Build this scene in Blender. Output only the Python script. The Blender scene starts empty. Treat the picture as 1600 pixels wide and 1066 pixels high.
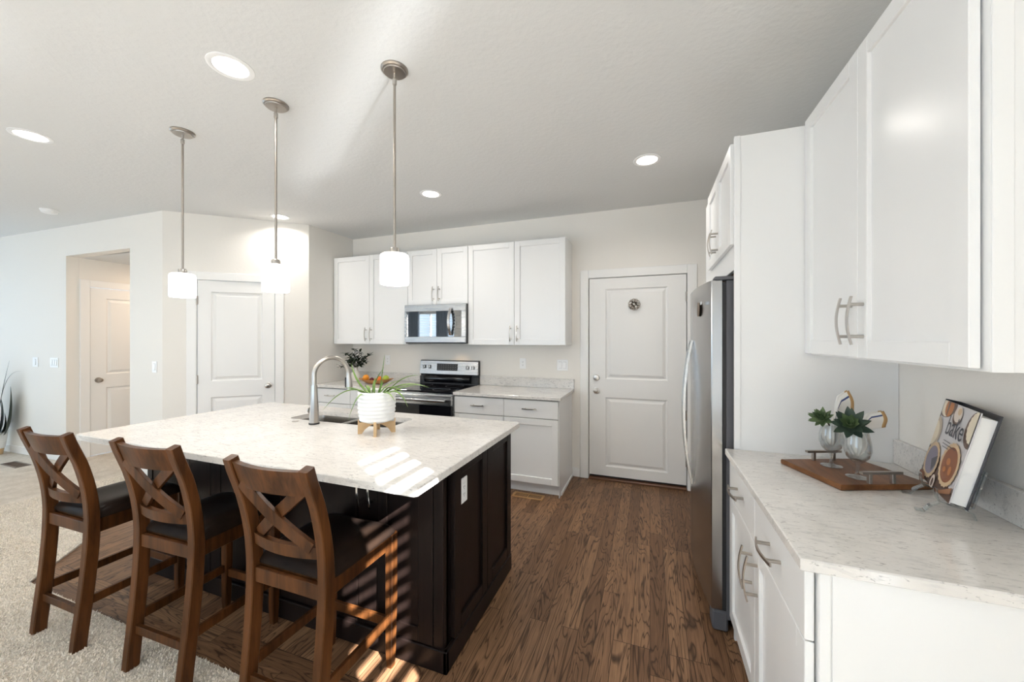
import bpy, bmesh, math, random
from mathutils import Vector, Matrix, noise
random.seed(7)
scene = bpy.context.scene
COL = scene.collection
R = math.radians

# ------------------------------------------------------------------ camera, world, sun, exposure
cam_data = bpy.data.cameras.new('camera')
cam = bpy.data.objects.new('camera', cam_data); COL.objects.link(cam)
cam.location = (0, 0, 1.4395)
cam.rotation_euler = (R(90), 0, 0.3509)
cam_data.sensor_width = 36
cam_data.lens = 36 * 589.3 / 1600
cam_data.shift_y = -3.5 / 1600
cam_data.clip_start = 0.02
scene.camera = cam

world = bpy.data.worlds.new('world'); scene.world = world; world.use_nodes = True
bg = world.node_tree.nodes['Background']
bg.inputs[0].default_value = (0.62, 0.81, 1.0, 1)
bg.inputs[1].default_value = 3.5

SUN_DIR = Vector((-.84, .55, -.595)).normalized()
sd = bpy.data.lights.new('sun', 'SUN'); sd.energy = 40; sd.angle = R(0.40); sd.color = (1.0, .97, .93)
sun = bpy.data.objects.new('sun', sd); COL.objects.link(sun)
sun.location = (6, -4, 6)
sun.rotation_euler = (-SUN_DIR).to_track_quat('Z', 'Y').to_euler()

gd = bpy.data.lights.new('added_glint_sun', 'SUN'); gd.energy = 5.6; gd.angle = R(5.0); gd.color = (.93, .97, 1.0)  # added upward sun lamp, stands in for sunlight off unmodelled ground outside
glint = bpy.data.objects.new('added_glint_sun', gd); COL.objects.link(glint); glint.location = (6, -4, -3)
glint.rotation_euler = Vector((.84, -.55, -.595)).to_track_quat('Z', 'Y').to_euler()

scene.view_settings.view_transform = 'Standard'
scene.view_settings.look = 'None'
scene.view_settings.gamma = 1
scene.view_settings.exposure = 0.14
scene.cycles.max_bounces = 10
scene.cycles.diffuse_bounces = 6
scene.cycles.glossy_bounces = 5
scene.cycles.transmission_bounces = 8
scene.cycles.transparent_max_bounces = 8
scene.cycles.caustics_reflective = True
scene.cycles.caustics_refractive = False
scene.cycles.blur_glossy = 0.3
scene.cycles.sample_clamp_indirect = 8
scene.cycles.use_denoising = True
try: scene.cycles.denoiser = 'OPENIMAGEDENOISE'
except Exception: pass

# ------------------------------------------------------------------ materials
def mat(name, col=(.8, .8, .8), rough=.5, metal=0, **k):
    m = bpy.data.materials.new(name); m.use_nodes = True
    b = m.node_tree.nodes['Principled BSDF']
    b.inputs['Base Color'].default_value = (*col, 1)
    b.inputs['Roughness'].default_value = rough
    b.inputs['Metallic'].default_value = metal
    for n, v in k.items():
        b.inputs[n.replace('_', ' ')].default_value = v
    return m
def nt(m): return m.node_tree.nodes, m.node_tree.links, m.node_tree.nodes['Principled BSDF']
def N(ns, t, **k):
    n = ns.new(t)
    for a, v in k.items(): setattr(n, a, v)
    return n
def coords(m, scale=(1, 1, 1), rot=(0, 0, 0)):
    ns, ln, b = nt(m)
    tc = ns.new('ShaderNodeTexCoord'); mp = ns.new('ShaderNodeMapping')
    mp.inputs['Scale'].default_value = scale; mp.inputs['Rotation'].default_value = rot
    ln.new(tc.outputs['Object'], mp.inputs[0]); return mp.outputs[0]
def noise_tex(m, vec, scale, detail=3, rough=.5, dist=0):
    ns, ln, b = nt(m); n = ns.new('ShaderNodeTexNoise')
    n.inputs['Scale'].default_value = scale; n.inputs['Detail'].default_value = detail
    n.inputs['Roughness'].default_value = rough; n.inputs['Distortion'].default_value = dist
    ln.new(vec, n.inputs['Vector']); return n.outputs['Fac']
def ramp(m, fac, stops, interp='LINEAR'):
    ns, ln, b = nt(m); r = ns.new('ShaderNodeValToRGB'); r.color_ramp.interpolation = interp
    e = r.color_ramp.elements
    while len(e) < len(stops): e.new(.5)
    for i, (p, c) in enumerate(stops):
        e[i].position = p; e[i].color = (*c, 1) if len(c) == 3 else c
    ln.new(fac, r.inputs[0]); return r.outputs[0]
def bump(m, h, strength=.3, dist=.002):
    ns, ln, b = nt(m); n = ns.new('ShaderNodeBump')
    n.inputs['Strength'].default_value = strength; n.inputs['Distance'].default_value = dist
    ln.new(h, n.inputs['Height']); ln.new(n.outputs[0], b.inputs['Normal'])
def to_col(m, c): ns, ln, b = nt(m); ln.new(c, b.inputs['Base Color'])
def to_rough(m, c): ns, ln, b = nt(m); ln.new(c, b.inputs['Roughness'])
def math_n(m, op, a, bb=None):
    ns, ln, b = nt(m); n = ns.new('ShaderNodeMath'); n.operation = op
    for i, v in enumerate((a, bb)):
        if v is None: continue
        if isinstance(v, (int, float)): n.inputs[i].default_value = v
        else: ln.new(v, n.inputs[i])
    return n.outputs[0]
def mixc(m, fac, a, bb, mode='MIX'):
    ns, ln, b = nt(m); n = ns.new('ShaderNodeMix'); n.data_type = 'RGBA'; n.blend_type = mode
    for i, v in ((0, fac), (6, a), (7, bb)):
        if isinstance(v, (int, float)): n.inputs[i].default_value = v
        elif isinstance(v, tuple): n.inputs[i].default_value = (*v, 1)
        else: ln.new(v, n.inputs[i])
    return n.outputs[2]

def paint(name, col, rough=.55, bs=0.25, scale=55):
    m = mat(name, col, rough); v = coords(m)
    bump(m, noise_tex(m, v, scale, 3, .55), bs, .004); return m
M = {}
M['wall'] = paint('wall_paint', (.81, .78, .73), .6, .18, 70)
M['ceiling'] = paint('ceiling_paint', (.70, .705, .70), .8, .5, 38)
M['trim'] = mat('trim_paint', (.86, .85, .83), .35)
M['door'] = mat('door_paint', (.84, .83, .81), .38)
M['cab'] = mat('cabinet_white', (.81, .81, .805), .28)
M['cab_in'] = mat('cabinet_seam', (.30, .29, .28), .6)
M['raw_wood'] = mat('raw_plywood', (.30, .16, .07), .6)
M['plastic'] = mat('white_plastic', (.88, .88, .88), .3)
M['slot'] = mat('outlet_slot', (.25, .25, .25), .5)
M['nickel'] = mat('brushed_nickel', (.52, .49, .455), .28, 1)
M['nickel_dark'] = mat('satin_nickel', (.42, .38, .34), .32, 1)
M['chrome'] = mat('chrome', (.75, .75, .75), .12, 1)
M['black'] = mat('black_plastic', (.012, .012, .013), .35)
M['dark'] = mat('dark_gap', (.02, .02, .022), .6)
M['glass_black'] = mat('black_glass', (.006, .006, .008), .04, 0)
M['mirror_glass'] = mat('dark_mirror_glass', (.02, .025, .032), .02, 0, Specular_IOR_Level=1.0, IOR=2.2)
M['rubber'] = mat('grey_rubber', (.10, .10, .11), .6)
M['soil'] = mat('soil', (.03, .02, .012), .9)
M['ceramic'] = mat('white_ceramic', (.84, .84, .83), .35)
M['cream'] = mat('cream_ceramic', (.70, .66, .60), .5)
M['paper'] = mat('book_pages', (.80, .79, .77), .7)

def steel(name, col, rough, sc):
    m = mat(name, col, rough, 1); v = coords(m, sc)
    f = noise_tex(m, v, 60, 2, .5)
    to_rough(m, math_n(m, 'ADD', math_n(m, 'MULTIPLY', f, .06), rough - .03))
    return m
M['steel'] = steel('stainless_steel', (.56, .565, .57), .27, (1, 1, .02))
M['fridge'] = steel('fridge_steel', (.40, .395, .39), .24, (1, 1, .01))
M['steel_h'] = steel('stainless_brushed_level', (.48, .485, .49), .27, (.02, 1, 1))
M['sink'] = steel('sink_steel', (.40, .38, .355), .26, (.05, 1, 1))

def quartz(name):
    m = mat(name, (.8, .8, .8), .1)
    v = coords(m, (1, 1, 1), (0, 0, .12)); v2 = coords(m, (1, 4.2, 2.5), (0, 0, .25))
    a = noise_tex(m, v2, 16, 6, .62, .5); b_ = noise_tex(m, v, 5, 3, .6); f = noise_tex(m, v2, 46, 3, .6, .8)
    base = ramp(m, b_, [(.3, (.76, .735, .70)), (.7, (.68, .655, .625))])
    vein = ramp(m, a, [(.52, (0, 0, 0)), (.72, (1, 1, 1))])
    c = mixc(m, math_n(m, 'MULTIPLY', vein, .55), base, (.42, .41, .41))
    fl = ramp(m, f, [(.60, (0, 0, 0)), (.67, (1, 1, 1))])
    c = mixc(m, math_n(m, 'MULTIPLY', fl, .85), c, (.36, .34, .33))
    to_col(m, c); return m
M['quartz'] = quartz('quartz')

def oak_floor(name, tint=1.0):
    m = mat(name, (.2, .1, .06), .34, 0, Specular_IOR_Level=.16); ns, ln, b = nt(m)
    tc = ns.new('ShaderNodeTexCoord')
    mp = ns.new('ShaderNodeMapping'); mp.inputs['Rotation'].default_value = (0, 0, R(90))
    ln.new(tc.outputs['Object'], mp.inputs[0])
    br = ns.new('ShaderNodeTexBrick'); ln.new(mp.outputs[0], br.inputs['Vector'])
    br.offset = .37; br.offset_frequency = 3; br.squash = 1.35; br.squash_frequency = 4
    for n_, v_ in (('Scale', 1), ('Mortar Size', .0012), ('Mortar Smooth', .1), ('Bias', 0), ('Brick Width', .93), ('Row Height', .083)):
        br.inputs[n_].default_value = v_
    br.inputs['Color1'].default_value = (0, 0, 0, 1); br.inputs['Color2'].default_value = (1, 1, 1, 1); br.inputs['Mortar'].default_value = (.5, .5, .5, 1)
    rnd = br.outputs['Color']
    sx = ns.new('ShaderNodeSeparateXYZ'); ln.new(tc.outputs['Object'], sx.inputs[0])
    row = math_n(m, 'FLOOR', math_n(m, 'DIVIDE', sx.outputs[0], .083))
    cx = ns.new('ShaderNodeCombineXYZ')
    ln.new(math_n(m, 'ADD', math_n(m, 'MULTIPLY', sx.outputs[0], 12.5), math_n(m, 'MULTIPLY', row, 7.31)), cx.inputs[0])
    ln.new(math_n(m, 'MULTIPLY', sx.outputs[1], 1.5), cx.inputs[1])
    ln.new(math_n(m, 'MULTIPLY', rnd, 37.0), cx.inputs[2])
    big = noise_tex(m, cx.outputs[0], 1.0, 3, .42, .7)
    ring = math_n(m, 'FRACT', math_n(m, 'MULTIPLY', big, 13.0))
    ringc = ramp(m, ring, [(0, (1, 1, 1)), (.16, (.12, .12, .12)), (.8, (0, 0, 0)), (1, (1, 1, 1))])
    cy = ns.new('ShaderNodeCombineXYZ')
    ln.new(math_n(m, 'MULTIPLY', sx.outputs[0], 150.0), cy.inputs[0]); ln.new(math_n(m, 'MULTIPLY', sx.outputs[1], 5.0), cy.inputs[1])
    ln.new(math_n(m, 'MULTIPLY', rnd, 11.0), cy.inputs[2])
    fine = noise_tex(m, cy.outputs[0], 1.0, 3, .6)
    base = ramp(m, rnd, [(0, (.20 * tint, .106 * tint, .056 * tint)), (.5, (.27 * tint, .148 * tint, .080 * tint)), (1, (.34 * tint, .192 * tint, .104 * tint))])
    c = mixc(m, math_n(m, 'MULTIPLY', ringc, .88), base, (.026, .012, .007))
    c = mixc(m, math_n(m, 'MULTIPLY', ramp(m, fine, [(.42, (1, 1, 1)), (.62, (0, 0, 0))]), .34), c, (.05, .027, .017))
    c = mixc(m, br.outputs['Fac'], c, (.03, .016, .010))
    to_col(m, c)
    to_rough(m, math_n(m, 'ADD', math_n(m, 'MULTIPLY', fine, .15), .25))
    bump(m, math_n(m, 'ADD', math_n(m, 'MULTIPLY', fine, .4), math_n(m, 'MULTIPLY', br.outputs['Fac'], -1.0)), .25, .0012)
    return m
M['floor'] = oak_floor('oak_planks')
M['floor_border'] = oak_floor('oak_border_planks', .95)

def stained(name, c1, c2, rough, sc=(30, 30, 3), amp=1.0):
    m = mat(name, c1, rough); v = coords(m, sc)
    a = noise_tex(m, v, 1.0, 4, .6, .6); b_ = noise_tex(m, coords(m, (7, 7, 3)), 1, 3, .5)
    f = math_n(m, 'ADD', math_n(m, 'MULTIPLY', a, .6), math_n(m, 'MULTIPLY', b_, .4))
    to_col(m, ramp(m, f, [(.32, c1), (.68, c2)])); bump(m, a, .06, .001); nt(m)[2].inputs['Specular IOR Level'].default_value = .15
    return m
M['stool'] = stained('walnut_stain', (.020, .0072, .0026), (.125, .046, .014), .33)
M['espresso'] = stained('espresso_stain', (.007, .0045, .004), (.016, .010, .0085), .33, (40, 40, 4))
M['esp_flat'] = mat('espresso_edge', (.012, .008, .007), .35)
M['board'] = stained('acacia', (.075, .030, .012), (.25, .11, .045), .35, (24, 3, 24))
M['bamboo'] = stained('light_wood', (.55, .36, .19), (.70, .50, .29), .5, (4, 4, 30))
M['bowl'] = stained('honey_wood', (.42, .20, .075), (.55, .29, .12), .4, (6, 6, 30))
M['register'] = stained('oak_register', (.34, .19, .08), (.46, .28, .13), .5, (5, 40, 20))
M['brown_register'] = mat('brown_metal', (.16, .115, .085), .5)
m = mat('black_leather', (.014, .012, .012), .3, 0, Specular_IOR_Level=.04); v = coords(m)
bump(m, noise_tex(m, v, 160, 3, .6), .25, .0015)
to_col(m, ramp(m, noise_tex(m, v, 4, 3), [(.3, (.006, .005, .005)), (.7, (.022, .013, .009))])); M['leather'] = m
m = mat('cream_carpet', (.6, .53, .45), .95); v = coords(m)
f1 = noise_tex(m, v, 120, 3, .7); f2 = noise_tex(m, v, 7, 3, .6); f3 = noise_tex(m, v, 38, 3, .7, 1.2)
c = ramp(m, f2, [(.3, (.60, .53, .44)), (.7, (.76, .69, .60))])
c = mixc(m, math_n(m, 'MULTIPLY', ramp(m, f3, [(.35, (1, 1, 1)), (.6, (0, 0, 0))]), .30), c, (.38, .32, .25))
to_col(m, c)
bump(m, math_n(m, 'ADD', math_n(m, 'MULTIPLY', f1, .45), f3), .9, .012); M['carpet'] = m
m = mat('carpet_tuft', (.88, .80, .69), .9); M['tuft'] = m

def emis(name, col, s, base=(.9, .9, .9)):
    m = mat(name, base, .4); ns, ln, b = nt(m)
    b.inputs['Emission Color'].default_value = (*col, 1); b.inputs['Emission Strength'].default_value = s; return m
M['shade'] = emis('lit_opal_glass', (1, .93, .84), 1.5)
M['lens'] = emis('lit_lens', (1, .93, .85), 3.5)
def thin_glass(name, tint, ior):
    m = bpy.data.materials.new(name); m.use_nodes = True; ns, ln = m.node_tree.nodes, m.node_tree.links
    ns.remove(ns['Principled BSDF']); out = ns['Material Output']
    t = ns.new('ShaderNodeBsdfTransparent'); t.inputs[0].default_value = (*tint, 1)
    g = ns.new('ShaderNodeBsdfGlossy'); g.inputs['Roughness'].default_value = .03
    lw = ns.new('ShaderNodeLayerWeight'); lw.inputs[0].default_value = .5
    p = ns.new('ShaderNodeMath'); p.operation = 'POWER'; p.inputs[1].default_value = 1.9; ln.new(lw.outputs['Facing'], p.inputs[0])
    q = ns.new('ShaderNodeMath'); q.operation = 'MULTIPLY_ADD'; q.inputs[1].default_value = .85; q.inputs[2].default_value = (ior - 1) * .12; ln.new(p.outputs[0], q.inputs[0])
    mx = ns.new('ShaderNodeMixShader'); ln.new(q.outputs[0], mx.inputs[0]); ln.new(t.outputs[0], mx.inputs[1]); ln.new(g.outputs[0], mx.inputs[2]); ln.new(mx.outputs[0], out.inputs[0])
    return m
M['glass'] = thin_glass('clear_glass', (.90, .91, .91), 1.5)
M['acrylic'] = thin_glass('clear_acrylic', (.90, .93, .93), 1.6)
def leafm(name, a, b_, rough=.45):
    m = mat(name, a, rough); to_col(m, ramp(m, noise_tex(m, coords(m), 22, 3), [(.3, a), (.7, b_)])); return m
M['aloe'] = leafm('spider_leaf', (.11, .22, .045), (.27, .40, .12))
M['succulent'] = leafm('succulent_leaf', (.05, .085, .035), (.14, .20, .085), .5)
M['succ_dark'] = leafm('succulent_outer_leaf', (.022, .040, .030), (.06, .09, .06), .5)
M['dark_leaf'] = leafm('dark_leaf', (.010, .022, .010), (.03, .055, .022), .35)
M['stem'] = mat('stem', (.10, .07, .04), .6)
M['orange'] = mat('orange_peel', (.80, .30, .02), .45); M['orange2'] = mat('deep_orange_peel', (.80, .17, .015), .45)
M['plum'] = mat('plum_skin', (.10, .006, .012), .3); M['apple'] = mat('green_apple', (.42, .55, .06), .3)
M['linen'] = mat('white_linen', (.82, .80, .76), .9); M['tan'] = mat('tan_linen_edge', (.60, .38, .17), .9)
M['blue'] = mat('blue_stitch', (.06, .09, .22), .9)
M['curtain'] = mat('blue_grey_curtain', (.22, .27, .33), .9)
M['blind'] = mat('white_slat', (.85, .85, .85), .4)
M['slat_gloss'] = mat('glossy_white_slat', (.88, .88, .88), .3, .55)
M['silver'] = mat('silver_ribbon', (.7, .66, .62), .22, 1)
M['lime_wood'] = mat('threshold_wood', (.14, .066, .035), .35)

# ------------------------------------------------------------------ mesh builder
class MB:
    def __init__(s, org=(0, 0, 0)):
        s.bm = bmesh.new(); s.org = Vector(org); s.mats = []; s.cur = 0
    def use(s, m):
        if m not in s.mats: s.mats.append(m)
        s.cur = s.mats.index(m); return s
    def _f(s, vs):
        try:
            f = s.bm.faces.new(vs); f.material_index = s.cur; return f
        except ValueError: return None
    def box(s, x0, x1, y0, y1, z0, z1, bev=0, seg=1):
        V = [s.bm.verts.new(p) for p in ((x0, y0, z0), (x1, y0, z0), (x1, y1, z0), (x0, y1, z0), (x0, y0, z1), (x1, y0, z1), (x1, y1, z1), (x0, y1, z1))]
        F = [s._f([V[i] for i in q]) for q in ((3, 2, 1, 0), (4, 5, 6, 7), (0, 1, 5, 4), (1, 2, 6, 5), (2, 3, 7, 6), (3, 0, 4, 7))]
        if bev:
            es = list({e for f in F for e in f.edges})
            r = bmesh.ops.bevel(s.bm, geom=es, offset=bev, segments=seg, affect='EDGES', profile=.5)
            for f in r['faces']: f.material_index = s.cur
        return s
    def prism(s, pts, z0, z1, mtx=None, bev=0):
        mtx = mtx or Matrix()
        a = [s.bm.verts.new(mtx @ Vector((p[0], p[1], z0))) for p in pts]; b = [s.bm.verts.new(mtx @ Vector((p[0], p[1], z1))) for p in pts]
        n = len(pts); F = [s._f(a[::-1]), s._f(b)] + [s._f((a[i], a[(i + 1) % n], b[(i + 1) % n], b[i])) for i in range(n)]
        if bev:
            es = list({e for f in F if f for e in f.edges})
            r = bmesh.ops.bevel(s.bm, geom=es, offset=bev, segments=1, affect='EDGES', profile=.5)
            for f in r['faces']: f.material_index = s.cur
        return s
    def rings(s, rings, close=True, cap=True):
        R_ = [[s.bm.verts.new(p) for p in r] for r in rings]
        for a, b in zip(R_, R_[1:]):
            n = len(a)
            for i in range(n if close else n - 1): s._f((a[i], a[(i + 1) % n], b[(i + 1) % n], b[i]))
        if cap: s._f(R_[0][::-1]); s._f(R_[-1])
        return s
    def frames(s, pts):
        pts = [Vector(p) for p in pts]; out = []; up = None
        for i, p in enumerate(pts):
            t = (pts[min(i + 1, len(pts) - 1)] - pts[max(i - 1, 0)]).normalized()
            if up is None:
                up = Vector((0, 0, 1)) if abs(t.z) < .9 else Vector((1, 0, 0))
            u = (up - t * up.dot(t)).normalized(); w = t.cross(u); up = u
            out.append((p, u, w))
        return out
    def tube(s, pts, r, seg=12, cap=True):
        fr = s.frames(pts); rr = r if isinstance(r, (list, tuple)) else [r] * len(pts)
        return s.rings([[p + (u * math.cos(2 * math.pi * k / seg) + w * math.sin(2 * math.pi * k / seg)) * q for k in range(seg)] for (p, u, w), q in zip(fr, rr)], True, cap)
    def bar(s, pts, w, d, side):
        """rectangular bar along pts; width w along the vector side, depth d across"""
        pts = [Vector(p) for p in pts]; side = Vector(side).normalized(); rg = []
        ww = w if isinstance(w, (list, tuple)) else [w] * len(pts); dd = d if isinstance(d, (list, tuple)) else [d] * len(pts)
        for i, p in enumerate(pts):
            t = (pts[min(i + 1, len(pts) - 1)] - pts[max(i - 1, 0)]).normalized()
            sv = (side - t * side.dot(t)).normalized(); n = t.cross(sv)
            a, b = ww[i] / 2, dd[i] / 2
            c = min(a, b) * .18
            rg.append([p + sv * x + n * y for x, y in ((a - c, -b), (a, -b + c), (a, b - c), (a - c, b), (-a + c, b), (-a, b - c), (-a, -b + c), (-a + c, -b))])
        return s.rings(rg)
    def lathe(s, prof, c=(0, 0, 0), seg=28, cap=False):
        c = Vector(c)
        return s.rings([[c + Vector((r * math.cos(2 * math.pi * k / seg), r * math.sin(2 * math.pi * k / seg), z)) for k in range(seg)] for r, z in prof], True, cap)
    def lathe_dir(s, prof, c, d, seg=20):
        q = Vector(d).normalized().to_track_quat('Z', 'Y'); c = Vector(c)
        return s.rings([[c + q @ Vector((r * math.cos(2 * math.pi * k / seg), r * math.sin(2 * math.pi * k / seg), z)) for k in range(seg)] for r, z in prof], True, True)
    def sphere(s, c, r, sc=(1, 1, 1), seg=16):
        prof = [(max(1e-4, math.sin(math.pi * i / seg)) * r, -math.cos(math.pi * i / seg) * r) for i in range(seg + 1)]
        c = Vector(c)
        return s.rings([[c + Vector((q * math.cos(2 * math.pi * k / seg) * sc[0], q * math.sin(2 * math.pi * k / seg) * sc[1], z * sc[2])) for k in range(seg)] for q, z in prof])
    def grid(s, f, nu, nv):
        V = [[s.bm.verts.new(f(i / nu, j / nv)) for j in range(nv + 1)] for i in range(nu + 1)]
        for i in range(nu):
            for j in range(nv): s._f((V[i][j], V[i + 1][j], V[i + 1][j + 1], V[i][j + 1]))
        return s
    def quad(s, a, b, c, d):
        s._f([s.bm.verts.new(p) for p in (a, b, c, d)]); return s
    def build(s, name, m=None, parent=None, smooth=True, angle=35, xf=None, recalc=True):
        me = bpy.data.meshes.new(name)
        if xf is not None: bmesh.ops.transform(s.bm, matrix=xf, verts=s.bm.verts[:])
        if recalc: bmesh.ops.recalc_face_normals(s.bm, faces=s.bm.faces[:])
        for v_ in s.bm.verts: v_.co -= s.org
        s.bm.to_mesh(me); s.bm.free()
        for q in (s.mats or [m]): me.materials.append(M[q] if isinstance(q, str) else q)
        if smooth:
            me.shade_smooth(); me.set_sharp_from_angle(angle=R(angle))
        o = bpy.data.objects.new(name, me); COL.objects.link(o)
        if parent is not None: o.parent = parent
        return o

def tag(o, label=None, cat=None, group=None, kind=None):
    for k, v in (('label', label), ('category', cat), ('group', group), ('kind', kind)):
        if v: o[k] = v
    return o
def thing(name, label, cat, loc=(0, 0, 0), rz=0, group=None):
    o = bpy.data.objects.new(name, None); COL.objects.link(o); o.empty_display_size = .05
    o.location = loc; o.rotation_euler = (0, 0, rz); return tag(o, label, cat, group)
def struct(o): return tag(o, kind='structure')
def copy_tree(o, parent=None):
    c = o.copy(); COL.objects.link(c)
    if parent is not None: c.parent = parent
    for ch in list(o.children): copy_tree(ch, c)
    return c
def solo(mb, name, m, label, cat, loc, group=None, **k):
    mb.org = Vector(loc); o = mb.build(name, m, None, **k); o.location = loc; return tag(o, label, cat, group)
def face_mtx(o, ux, uz=(0, 0, 1)):
    """local x along ux, local y out of the face (toward the viewer), local z up"""
    ux = Vector(ux).normalized(); uz = Vector(uz).normalized(); uy = ux.cross(uz)
    m_ = Matrix((ux, uy, uz)).transposed().to_4x4(); m_.translation = Vector(o); return m_

# ------------------------------------------------------------------ shared builders
def shaker(w, h, fr=.057, t=.02, rec=.0115, flat=False):
    mb = MB()
    if flat:
        return mb.box(0, w, 0, t, 0, h, .002)
    mb.box(0, fr, 0, t, 0, h, .0018); mb.box(w - fr, w, 0, t, 0, h, .0018)
    mb.box(fr, w - fr, 0, t - .0002, 0, fr, .0018); mb.box(fr, w - fr, 0, t - .0002, h - fr, h, .0018)
    mb.box(fr - .004, w - fr + .004, .002, t - rec, fr - .004, h - fr + .004)
    return mb
def pull_mb(L=.16, out=.032, r=.0055):
    """arched bar pull along local z, standing out along local y, centred on the origin"""
    mb = MB()
    pts = [(0, out + .014 * math.cos(math.pi * q * .46) - .002, L / 2 * q) for q in [i / 10 for i in range(-10, 11)]]
    mb.bar(pts, .010, .0055, (1, 0, 0))
    for q in (-.33, .33):
        mb.tube([(0, 0, L * q), (0, out + .007, L * q)], r, 10)
    return mb
def pull(parent, o, ux, uz, L=.16, org=(0, 0, 0), m='nickel', name='handle'):
    mb = pull_mb(L); mb.org = Vector(org)
    return mb.build(name, m, parent, xf=face_mtx(o, ux, uz))
def door_part(root, o, ux, w, h, org, handle=None, flat=False, name='door', m='cab', fr=.057, hm='nickel', hz=False, L=.16):
    """a cabinet door or drawer front with its lower left back corner at o; handle = (u, z) in the door"""
    mb = shaker(w, h, fr, flat=flat); mb.org = Vector(org)
    d = mb.build(name, m, root, xf=face_mtx(o, ux))
    if handle:
        p = face_mtx(o, ux) @ Vector((handle[0], .02, handle[1]))
        pull(d, p, (0, 0, -1) if hz else ux, ux if hz else (0, 0, 1), L, org, hm)
    return d
def molded(mb, w, h, panels, t=.035, both=False):
    """two-panel moulded interior door face; front at y=t"""
    xs = sorted({0, w} | {p[0] for p in panels} | {p[1] for p in panels}); zs = sorted({0, h} | {p[2] for p in panels} | {p[3] for p in panels})
    for i in range(len(xs) - 1):
        for j in range(len(zs) - 1):
            cxm, czm = (xs[i] + xs[i + 1]) / 2, (zs[j] + zs[j + 1]) / 2
            if any(p[0] < cxm < p[1] and p[2] < czm < p[3] for p in panels): continue
            mb.quad((xs[i], t, zs[j]), (xs[i + 1], t, zs[j]), (xs[i + 1], t, zs[j + 1]), (xs[i], t, zs[j + 1]))
    for x0, x1, z0, z1 in panels:
        lp = []
        for ins, dep in ((0, 0), (.004, .009), (.012, .014), (.020, .014), (.046, .003)):
            lp.append([(x0 + ins, t - dep, z0 + ins), (x1 - ins, t - dep, z0 + ins), (x1 - ins, t - dep, z1 - ins), (x0 + ins, t - dep, z1 - ins)])
        mb.rings(lp, True, False); mb.quad(*lp[-1])
    mb.quad((0, 0, 0), (0, t, 0), (0, t, h), (0, 0, h)); mb.quad((w, 0, 0), (w, t, 0), (w, t, h), (w, 0, h))
    mb.quad((0, 0, 0), (w, 0, 0), (w, t, 0), (0, t, 0)); mb.quad((0, 0, h), (w, 0, h), (w, t, h), (0, t, h))
    mb.quad((0, 0, 0), (w, 0, 0), (w, 0, h), (0, 0, h))
    bmesh.ops.remove_doubles(mb.bm, verts=mb.bm.verts[:], dist=1e-5)
    return mb
def knob_mb(o, out, r=.027, l=.06):
    return MB().lathe_dir([(.001, -.002), (.033, -.002), (.033, .006), (.012, .010), (.011, l * .45), (r * .8, l * .55), (r, l * .75), (r * .92, l * .92), (r * .5, l), (.001, l + .001)], o, out, 20)
def int_door(idx, o, ux, w, h, panels, knob, hinge_u, hinge_z, deadbolt=None, knob_m='nickel', ins=.012):
    """door slab set back in its wall; its casing is separate"""
    fm = face_mtx(o, ux)
    root = thing('door_%d' % idx, None, None, o); root['kind'] = 'structure'
    mb = molded(MB(), w, h, panels); mb.org = Vector(o)
    mb.build('door_panel', 'door', root, xf=fm, angle=20)
    def P(u, y, z): return fm @ Vector((u, y, z))
    out = (fm.to_3x3() @ Vector((0, 1, 0)))
    k = knob_mb(P(knob[0], .035, knob[1]), out); k.org = Vector(o); k.build('door_knob', knob_m, root)
    if deadbolt:
        k = MB().lathe_dir([(.001, -.002), (.033, -.002), (.033, .008), (.028, .02), (.014, .022), (.001, .022)], P(deadbolt[0], .035, deadbolt[1]), out, 20); k.org = Vector(o)
        k.build('deadbolt', knob_m, root)
    for z in hinge_z:
        k = MB(o).tube([P(hinge_u, .043, z - .045), P(hinge_u, .043, z + .045)], .008, 10); k.build('hinge', 'nickel_dark', root)
    return root, fm
def casing(idx, o, ux, w, h, cw=.088, t=.018, jamb=.05, floor_z=0):
    """flat door casing round an opening w x h whose lower left corner is o, plus its jamb"""
    mb = MB()
    mb.box(-cw, -.004, 0, t, floor_z, h + cw, .003); mb.box(w + .004, w + cw, 0, t, floor_z, h + cw, .003)
    mb.box(-.004, w + .004, 0, t, h + .004, h + cw, .003)
    mb.box(-.010, -.003, -jamb, t - .004, floor_z, h + .003); mb.box(w + .003, w + .010, -jamb, t - .004, floor_z, h + .003); mb.box(-.010, w + .010, -jamb, t - .004, h + .003, h + .010)
    return struct(mb.build('trim_%d' % idx, 'trim', None, xf=face_mtx(o, ux)))
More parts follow.
